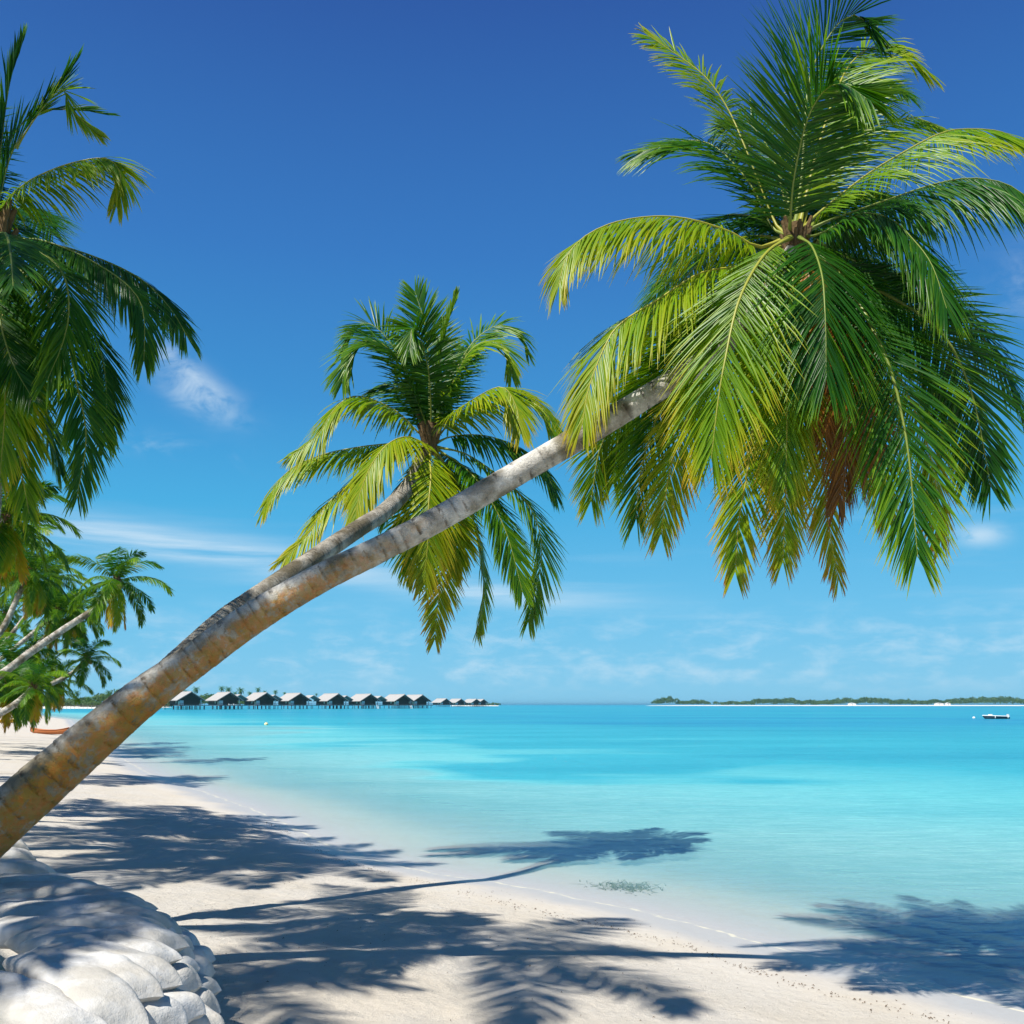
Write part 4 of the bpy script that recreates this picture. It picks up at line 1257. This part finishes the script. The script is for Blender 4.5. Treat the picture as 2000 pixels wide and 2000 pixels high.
for k in range(6):
    mb.box(2.8, 3.6, -2.55 - k * .28, -2.4 - k * .28, 1.75 - k * .42, 1.83 - k * .42)
ME['ladder'] = mb.mesh('ladder', m_white)

huts = [(373, 500), (449, 520), (520, 540), (586, 562), (660, 588), (723, 610), (789, 634), (824, 660), (871, 1080), (900, 1120), (930, 1160), (944, 1200)]
hl = ['first stilt bungalow of the row, beside the long leaning trunk', 'second stilt bungalow from the leaning trunk, two white sunbeds on deck', 'third stilt bungalow from the leaning trunk in the near row',
      'fourth stilt bungalow from the leaning trunk in the near row', 'fifth stilt bungalow from the leaning trunk in the near row', 'sixth stilt bungalow from the leaning trunk, with a white water ladder',
      'seventh stilt bungalow from the leaning trunk, with a white water ladder', 'last stilt bungalow of the near row, at its right end',
      'leftmost of the small far stilt bungalows beyond the near row', 'second of the small far stilt bungalows beyond the near row', 'third of the small far stilt bungalows beyond the near row', 'rightmost of the small far stilt bungalows, next to the open sea']
for k, ((px, dd), lb) in enumerate(zip(huts, hl)):
    x = (px - 1000) / F * dd
    root = empty('stilt_bungalow', (x, dd, 0), math.radians(34))
    root.scale = (1.16, 1.0, 1.0)
    tag(root, lb, 'bungalow', 'thatched bungalows on stilts')
    names = ['roof', 'wall', 'gable', 'bargeboard', 'tie_beam', 'privacy_panel', 'side_panel', 'column', 'deck', 'railing', 'window']
    objs = {}
    for nme in names:
        objs[nme] = place(nme, ME[nme], root)
    place('ridge_cap', ME['ridge_cap'], objs['roof'])
    if k in (2, 3, 4, 5, 6):
        place('rear_roof', ME['rear_roof'], root, (-9.2, 11.5, 0.003))
    if k == 1:
        place('sunbed', ME['sunbed'], root)
        place('sunbed', ME['sunbed'], root, (-2.2, 0, 0))
    if k in (5, 6):
        place('ladder', ME['ladder'], root)
    for ix in range(6):
        for iy in range(3):
            place('stilt', ME['stilt'], root, (-5.0 + ix * 2.04, -1.9 + iy * 6.2, 0))

# jetty from the far beach to the bungalows
ja, jb = P(60, 1376, 560), P(335, 1376, 500)
jetty = empty('jetty', (ja.x, ja.y, 0), math.atan2(jb.y - ja.y, jb.x - ja.x))
tag(jetty, 'long low wooden jetty in front of the far beach at left', 'jetty')
JL = math.hypot(jb.x - ja.x, jb.y - ja.y)
place('deck', MB().box(0, JL, -1, 1, 1.95, 2.3).mesh('deck', m_wood), jetty)
jp = MB().tube((0, 0, -1.5), (0, 0, 1.95), .13, .13, 6).mesh('post', m_cream)
for k in range(int(JL / 3.6)):
    place('post', jp, jetty, (1.5 + k * 3.6, -.8, 0))
place('handrail', MB().box(0, JL, -1, -.9, 3.0, 3.1).mesh('handrail', m_wood), jetty)

# walkway linking the bungalows
wa, wb = Vector((-175, 500, 0)), Vector((-50, 684, 0))
walk = empty('walkway', wa, math.atan2(wb.y - wa.y, wb.x - wa.x))
tag(walk, 'wooden walkway on stilts linking the bungalows', 'walkway')
WL = (wb - wa).length
place('deck', MB().box(0, WL, 7, 9, 1.9, 2.14).mesh('deck', m_wood), walk)
for k in range(int(WL / 5)):
    place('post', ME['stilt'], walk, (2 + k * 5, 8, 0))

# ------------------------------------------------------------------ far shore and islands
m_far_sand = simple_mat('far_sand', (0.66, 0.63, 0.57), 0.95, 0.05, .05, .1)


def island(name, outline_top, label, h=1.6, ground=None):
    """low sand body from a closed outline, sloping under the water"""
    pl = [Vector((*p, 0)) for p in outline_top]
    c = sum(pl, Vector()) / len(pl)
    nn = len(pl)
    V = [(p.x, p.y, -1.0) for p in pl]
    V += [tuple(p.lerp(c, .04) + Vector((0, 0, h * .5))) for p in pl]
    V += [tuple(p.lerp(c, .12) + Vector((0, 0, h))) for p in pl]
    Fc = []
    for r_ in range(2):
        for i in range(nn):
            Fc.append((r_ * nn + i, r_ * nn + (i + 1) % nn, (r_ + 1) * nn + (i + 1) % nn, (r_ + 1) * nn + i))
    Fc.append(tuple(range(2 * nn, 3 * nn)))
    o = meshobj(name, V, Fc, m_far_sand)
    tag(o, label, kind='structure')
    return o


island('far_beach', [(-1400, 560), (-700, 585), (-420, 600), (-300, 605), (-250, 628), (-264, 700), (-285, 790), (-300, 880), (-400, 1000), (-1400, 1000)], 'white sand of the far shore across the bay', 1.5)
island('far_island', [(240, 1900), (300, 1870), (520, 1820), (800, 1800), (1100, 1780), (1600, 1800), (2200, 1900), (2300, 2300), (900, 2250), (350, 2000)], 'low sandy island on the right horizon', 1.3)
island('sand_spit', [(-105, 1640), (-60, 1600), (-20, 1625), (-40, 1690), (-100, 1700)], 'small sand spit beyond the far bungalows', 1.2)

m_wood_leaf, nt, out = newmat('far_foliage')
gp = geopos(nt)
fa = noise_t(nt, gp, .09, 3, .5)
fb = noise_t(nt, gp, .7, 4, .6)
fc = mixc(nt, smooth(nt, fa, .35, .65), (0.035, 0.085, 0.02), (0.085, 0.15, 0.025))
fc = mixc(nt, mth(nt, 'MULTIPLY', fb, .6), fc, (0.05, 0.11, 0.03))
pb = principled(nt, None, fc, .6, .3)
tl = nd(nt, 'ShaderNodeBsdfTranslucent')
nt.links.new(mixc(nt, 1.0, fc, (1.5, 1.5, .8), 'MULTIPLY'), tl.inputs['Color'])
ms = nd(nt, 'ShaderNodeMixShader')
ms.inputs[0].default_value = .25
nt.links.new(pb.outputs[0], ms.inputs[1])
nt.links.new(tl.outputs[0], ms.inputs[2])
nt.links.new(ms.outputs[0], out.inputs['Surface'])


def foliage(name, blobs, label, per=130, leaf=.8, seed=1):
    """blobs: (x, y, z, rx, ry, rz); leaf tufts spread over each blob's shell"""
    rng = np.random.default_rng(seed)
    Vs, Qs, n0 = [], [], 0
    for (x, y, z, rx, ry, rz) in blobs:
        dirs = unit(rng.normal(size=(per, 3)))
        dirs[:, 2] = np.where(dirs[:, 2] < -.35, -dirs[:, 2], dirs[:, 2])
        rad = rng.uniform(.72, 1.08, per)[:, None]
        c = dirs * rad * np.array([rx, ry, rz]) + np.array([x, y, z])
        nn_ = unit(dirs + rng.normal(0, .55, (per, 3)))
        a = unit(np.cross(nn_, rng.normal(size=(per, 3))))
        b = np.cross(nn_, a)
        s1 = leaf * rng.uniform(.5, 1.3, per)[:, None]
        s2 = s1 * rng.uniform(.45, .9, per)[:, None]
        Vs.append(np.stack([c - a * s1, c - b * s2, c + a * s1, c + b * s2], 1).reshape(-1, 3))
        Qs.append(np.arange(per * 4).reshape(-1, 4) + n0)
        n0 += per * 4
    me = npmesh(name, np.vstack(Vs), np.vstack(Qs), m_wood_leaf, smooth_=False)
    o = place(name, me)
    tag(o, label, kind='stuff')
    return o


rg = random.Random(3)
bl_ = []
for i in range(150):
    px = rg.uniform(-60, 480)
    dd = rg.uniform(650, 780) if px < 260 else rg.uniform(740, 880)
    top = 22 + 7 * math.sin(px * .035) + rg.uniform(-6, 3)
    if px > 300:
        top *= .8
    hgt_ = top / F * dd * rg.uniform(.6, 1.0) + 1.2
    rz = hgt_ * .5
    bl_.append(((px - 1000) / F * dd, dd, 1.2 + hgt_ - rz, rg.uniform(4, 8), rg.uniform(4, 8), rz))
for i in range(90):
    px = rg.uniform(-60, 330)
    dd = rg.uniform(632, 660)
    bl_.append(((px - 1000) / F * dd, dd, 2.2, rg.uniform(3, 5), rg.uniform(2, 4), rg.uniform(1.6, 2.6)))
foliage('shore_thicket', bl_, 'green thicket behind the far beach', 170, .75, 5)

bl_ = []
heights = [(1280, 12), (1295, 16), (1310, 18), (1330, 10), (1350, 12), (1400, 8), (1440, 8), (1470, 10), (1480, 14), (1520, 14), (1545, 15), (1560, 10), (1600, 10), (1640, 14), (1700, 15), (1760, 12), (1800, 11),
           (1860, 12), (1880, 15), (1960, 17), (2000, 14), (2030, 11), (2100, 16), (2300, 14)]
for i in range(330):
    px = 1278 + (2300 - 1278) * (i + rg.random()) / 330
    if 1310 < px < 1480 and rg.random() < .35:
        continue
    dd = rg.uniform(1900, 2080)
    hp = np.interp(px, [a for a, b in heights], [b for a, b in heights]) * rg.uniform(.6, 1.08)
    top = max(4.5, hp / F * dd + 1.2)
    rz = top * rg.uniform(.36, .5)
    bl_.append(((px - 1000) / F * dd, dd, top - rz, rg.uniform(5, 10), rg.uniform(4, 8), rz))
foliage('island_wood', bl_, 'far wood covering the island on the right horizon', 110, 1.5, 6)
foliage('spit_scrub', [((px - 1000) / F * 1650, 1650, 2.2, 7, 5, rg.uniform(1.6, 3.4)) for px in range(905, 972, 6)], 'low scrub on the sand spit beyond the bungalows', 60, 1.2, 8)

# far palms over the thicket, one shared crown and trunk
rngf = np.random.default_rng(77)
Vs, Qs, As, n0 = [], [], [], 0
for i in range(20):
    az_, u = i * 2.4, i / 19
    e = math.radians(72 - 120 * u)
    pth, p = [], Vector((0, 0, 0))
    for k in range(6):
        pth.append(tuple(Vector((math.cos(az_) * p.x, math.sin(az_) * p.x, p.z))))
        p = p + Vector((math.cos(e), 0, math.sin(e))) * .62
        e -= math.radians(15)
    V, Q, A, *_ = frond_arrays(pth, L=.95, n=16, droop=.5, age=.2, seed=900 + i, twist=.3, wid=.2, segs=2)
    Vs.append(V); Qs.append(Q + n0); As.append(A); n0 += len(V)
CROWN = npmesh('crown', np.vstack(Vs), np.vstack(Qs), m_leaf, {'age': np.clip(np.concatenate(As), 0, 1)})
FTR = MB().tube((0, 0, 0), (.3, 0, 1.0), .16, .11, 8).mesh('trunk', m_stilt)
farp = [(150, 1353, 655, 1.0), (173, 1364, 655, .8), (212, 1352, 690, .9), (238, 1350, 690, 1.0), (362, 1351, 760, .9), (383, 1346, 760, 1.1), (433, 1344, 800, 1.0), (446, 1346, 800, 1.1),
        (470, 1348, 800, 1.2), (459, 1354, 800, .8), (488, 1354, 800, .8), (504, 1346, 820, .9), (517, 1351, 820, .6), (538, 1351, 820, .8), (556, 1354, 850, .6), (618, 1356, 900, .5)]
where = ['left of the hanging low back palm, over the thicket', 'shorter one left of the leaning trunk', 'first just left of the leaning trunk', 'second just left of the leaning trunk, taller', 'peeking over the first bungalow roof',
         'tallest one right of the first bungalow roof', 'first above the second bungalow', 'second above the second bungalow', 'broad one right of the second bungalow roof', 'low one beside the broad palm',
         'low one left of the third bungalow roof', 'above the third bungalow ridge', 'tiny one right of the third bungalow ridge', 'single one above the gap before the fourth bungalow', 'tiny one over the fourth bungalow roof',
         'tiny one over the fifth bungalow roof']
for (px, py, dd, sc), wh in zip(farp, where):
    c = P(px, py, dd)
    root = empty('far_palm', (c.x, c.y, 1.0))
    tag(root, f'far palm on the shore, {wh}', 'palm tree', 'far palms behind the bungalows')
    h = c.z - 1.0
    t_ = place('trunk', FTR, root, (-.3 * sc * 1.4, 0, 0), None, (1.4 * sc, 1.4 * sc, h))
    place('crown', CROWN, root, (0, 0, h), (0, 0, px * .7), (sc * 1.05,) * 3)

# far houses on the island
for px, py, w_, lb in [(1665, 1376, 14, 'white flat-roofed house in the island wood, left of the three'), (1835, 1376, 16, 'white house among the island trees, middle of the three'), (1852, 1375.5, 9, 'small white house on the island, right of the three')]:
    dd = 1885
    x = (px - 1000) / F * dd
    root = empty('island_house', (x, dd, 1.0))
    tag(root, lb, 'house', 'white houses on the far island')
    place('wall', MB().box(-w_ / 2, w_ / 2, 0, 6, 0, 3.6).mesh('wall', m_white), root)
    place('roof', gable_roof(w_, 6, 3.6, 5.4, .2, .3).mesh('roof', m_panel), root)
    place('door', MB().box(-.6, .6, -.06, -.01, 0, 2.4).mesh('door', m_wood), root)

# ------------------------------------------------------------------ wrack line, sea grass and other small things on the sand
m_wrack = simple_mat('dry_seaweed', (0.10, 0.065, 0.035), .9, .5, 40, .1)
rngw = np.random.default_rng(12)
Vs, Qs, n0 = [], [], 0
wr_px = [(2000, 2040), (1840, 2000), (1700, 1968), (1560, 1930), (1440, 1892), (1340, 1850), (1240, 1830), (1100, 1800), (960, 1763), (860, 1735), (760, 1705), (660, 1676), (590, 1636), (530, 1606), (490, 1590)]
wl = np.array([tuple(G(*p, .12)[:2]) for p in wr_px])
wlc, wlen = catmull(np.hstack([wl, np.zeros((len(wl), 1))]), 400)


def chips(C_, size):
    global n0
    for (x, y) in C_:
        z = ground_z(x, y) + .006
        a = rngw.uniform(0, 6.28)
        s1, s2 = size * rngw.uniform(.5, 1.6), size * rngw.uniform(.15, .4)
        ca, sa = math.cos(a), math.sin(a)
        hgt_ = rngw.uniform(.002, .012)
        Vs.append(np.array([(x - ca * s1, y - sa * s1, z - .004), (x - sa * s2, y + ca * s2, z + hgt_), (x + ca * s1, y + sa * s1, z), (x + sa * s2, y - ca * s2, z + hgt_ * .3)]))
        Qs.append(np.arange(4)[None] + n0)
        n0 += 4


idx = rngw.integers(0, 400, 900)
spread = rngw.normal(0, 1, (900, 2)) * (.05 + .18 * rngw.random((900, 1)) ** 3)
dens = vnoise(wlc[idx, 0], wlc[idx, 1], 44, .6)
sel = dens > .42
chips((wlc[idx, :2] + spread)[sel], .013)
sc_ = np.stack([rngw.uniform(-4, 4.5, 700), rngw.uniform(5.5, 15, 700)], 1)
dsh = signed_shore(sc_[:, 0], sc_[:, 1])
sc_ = sc_[(dsh > .8) & (bank_dist(sc_[:, 0], sc_[:, 1]) < 0)]
chips(sc_, .008)
o = place('seaweed_wrack', npmesh('seaweed_wrack', np.vstack(Vs), np.vstack(Qs), m_wrack, smooth_=False))
tag(o, 'thin scattered line of dry seaweed bits along the tide mark', kind='stuff')

# sea-grass clump in the shallows
m_sg = simple_mat('sea_grass', (0.11, 0.12, 0.07), .8, .4, 20, .2)
cg = G(1225, 1729)
Vs, Qs, n0 = [], [], 0
for i in range(300):
    x = cg.x + rngw.normal(0, .20) + .12 * math.sin(i)
    y = cg.y + rngw.normal(0, .20)
    zb = ground_z(x, y)
    a = rngw.uniform(0, 6.28)
    hgt_ = min(.05, -zb) * rngw.uniform(.4, 1.0)
    ca, sa = math.cos(a) * .012, math.sin(a) * .012
    le = rngw.normal(0, .09, 2)
    Vs.append(np.array([(x - ca, y - sa, zb), (x + ca, y + sa, zb), (x + le[0] + ca * .3, y + le[1] + sa * .3, zb + hgt_), (x + le[0] - ca * .3, y + le[1] - sa * .3, zb + hgt_)]))
    Qs.append(np.arange(4)[None] + n0)
    n0 += 4
o = place('sea_grass', npmesh('sea_grass', np.vstack(Vs), np.vstack(Qs), m_sg, smooth_=False))
tag(o, 'small dark sea-grass clump in the clear shallows', kind='stuff')

# ------------------------------------------------------------------ thin sea haze
m_haze = bpy.data.materials.new('sea_haze')
m_haze.use_nodes = True
nt = m_haze.node_tree
nt.nodes.clear()
out = nt.nodes.new('ShaderNodeOutputMaterial')
pv = nt.nodes.new('ShaderNodeVolumePrincipled')
pv.inputs['Color'].default_value = (0.34, 0.78, 1.0, 1)
pv.inputs['Density'].default_value = 0.00008
pv.inputs['Anisotropy'].default_value = 0.3
nt.links.new(pv.outputs[0], out.inputs['Volume'])
hz = place('haze', MB().box(-29000, 29000, -29000, 29000, -7.0, 22.0).mesh('haze', m_haze))
tag(hz, 'thin bluish sea haze', kind='stuff')
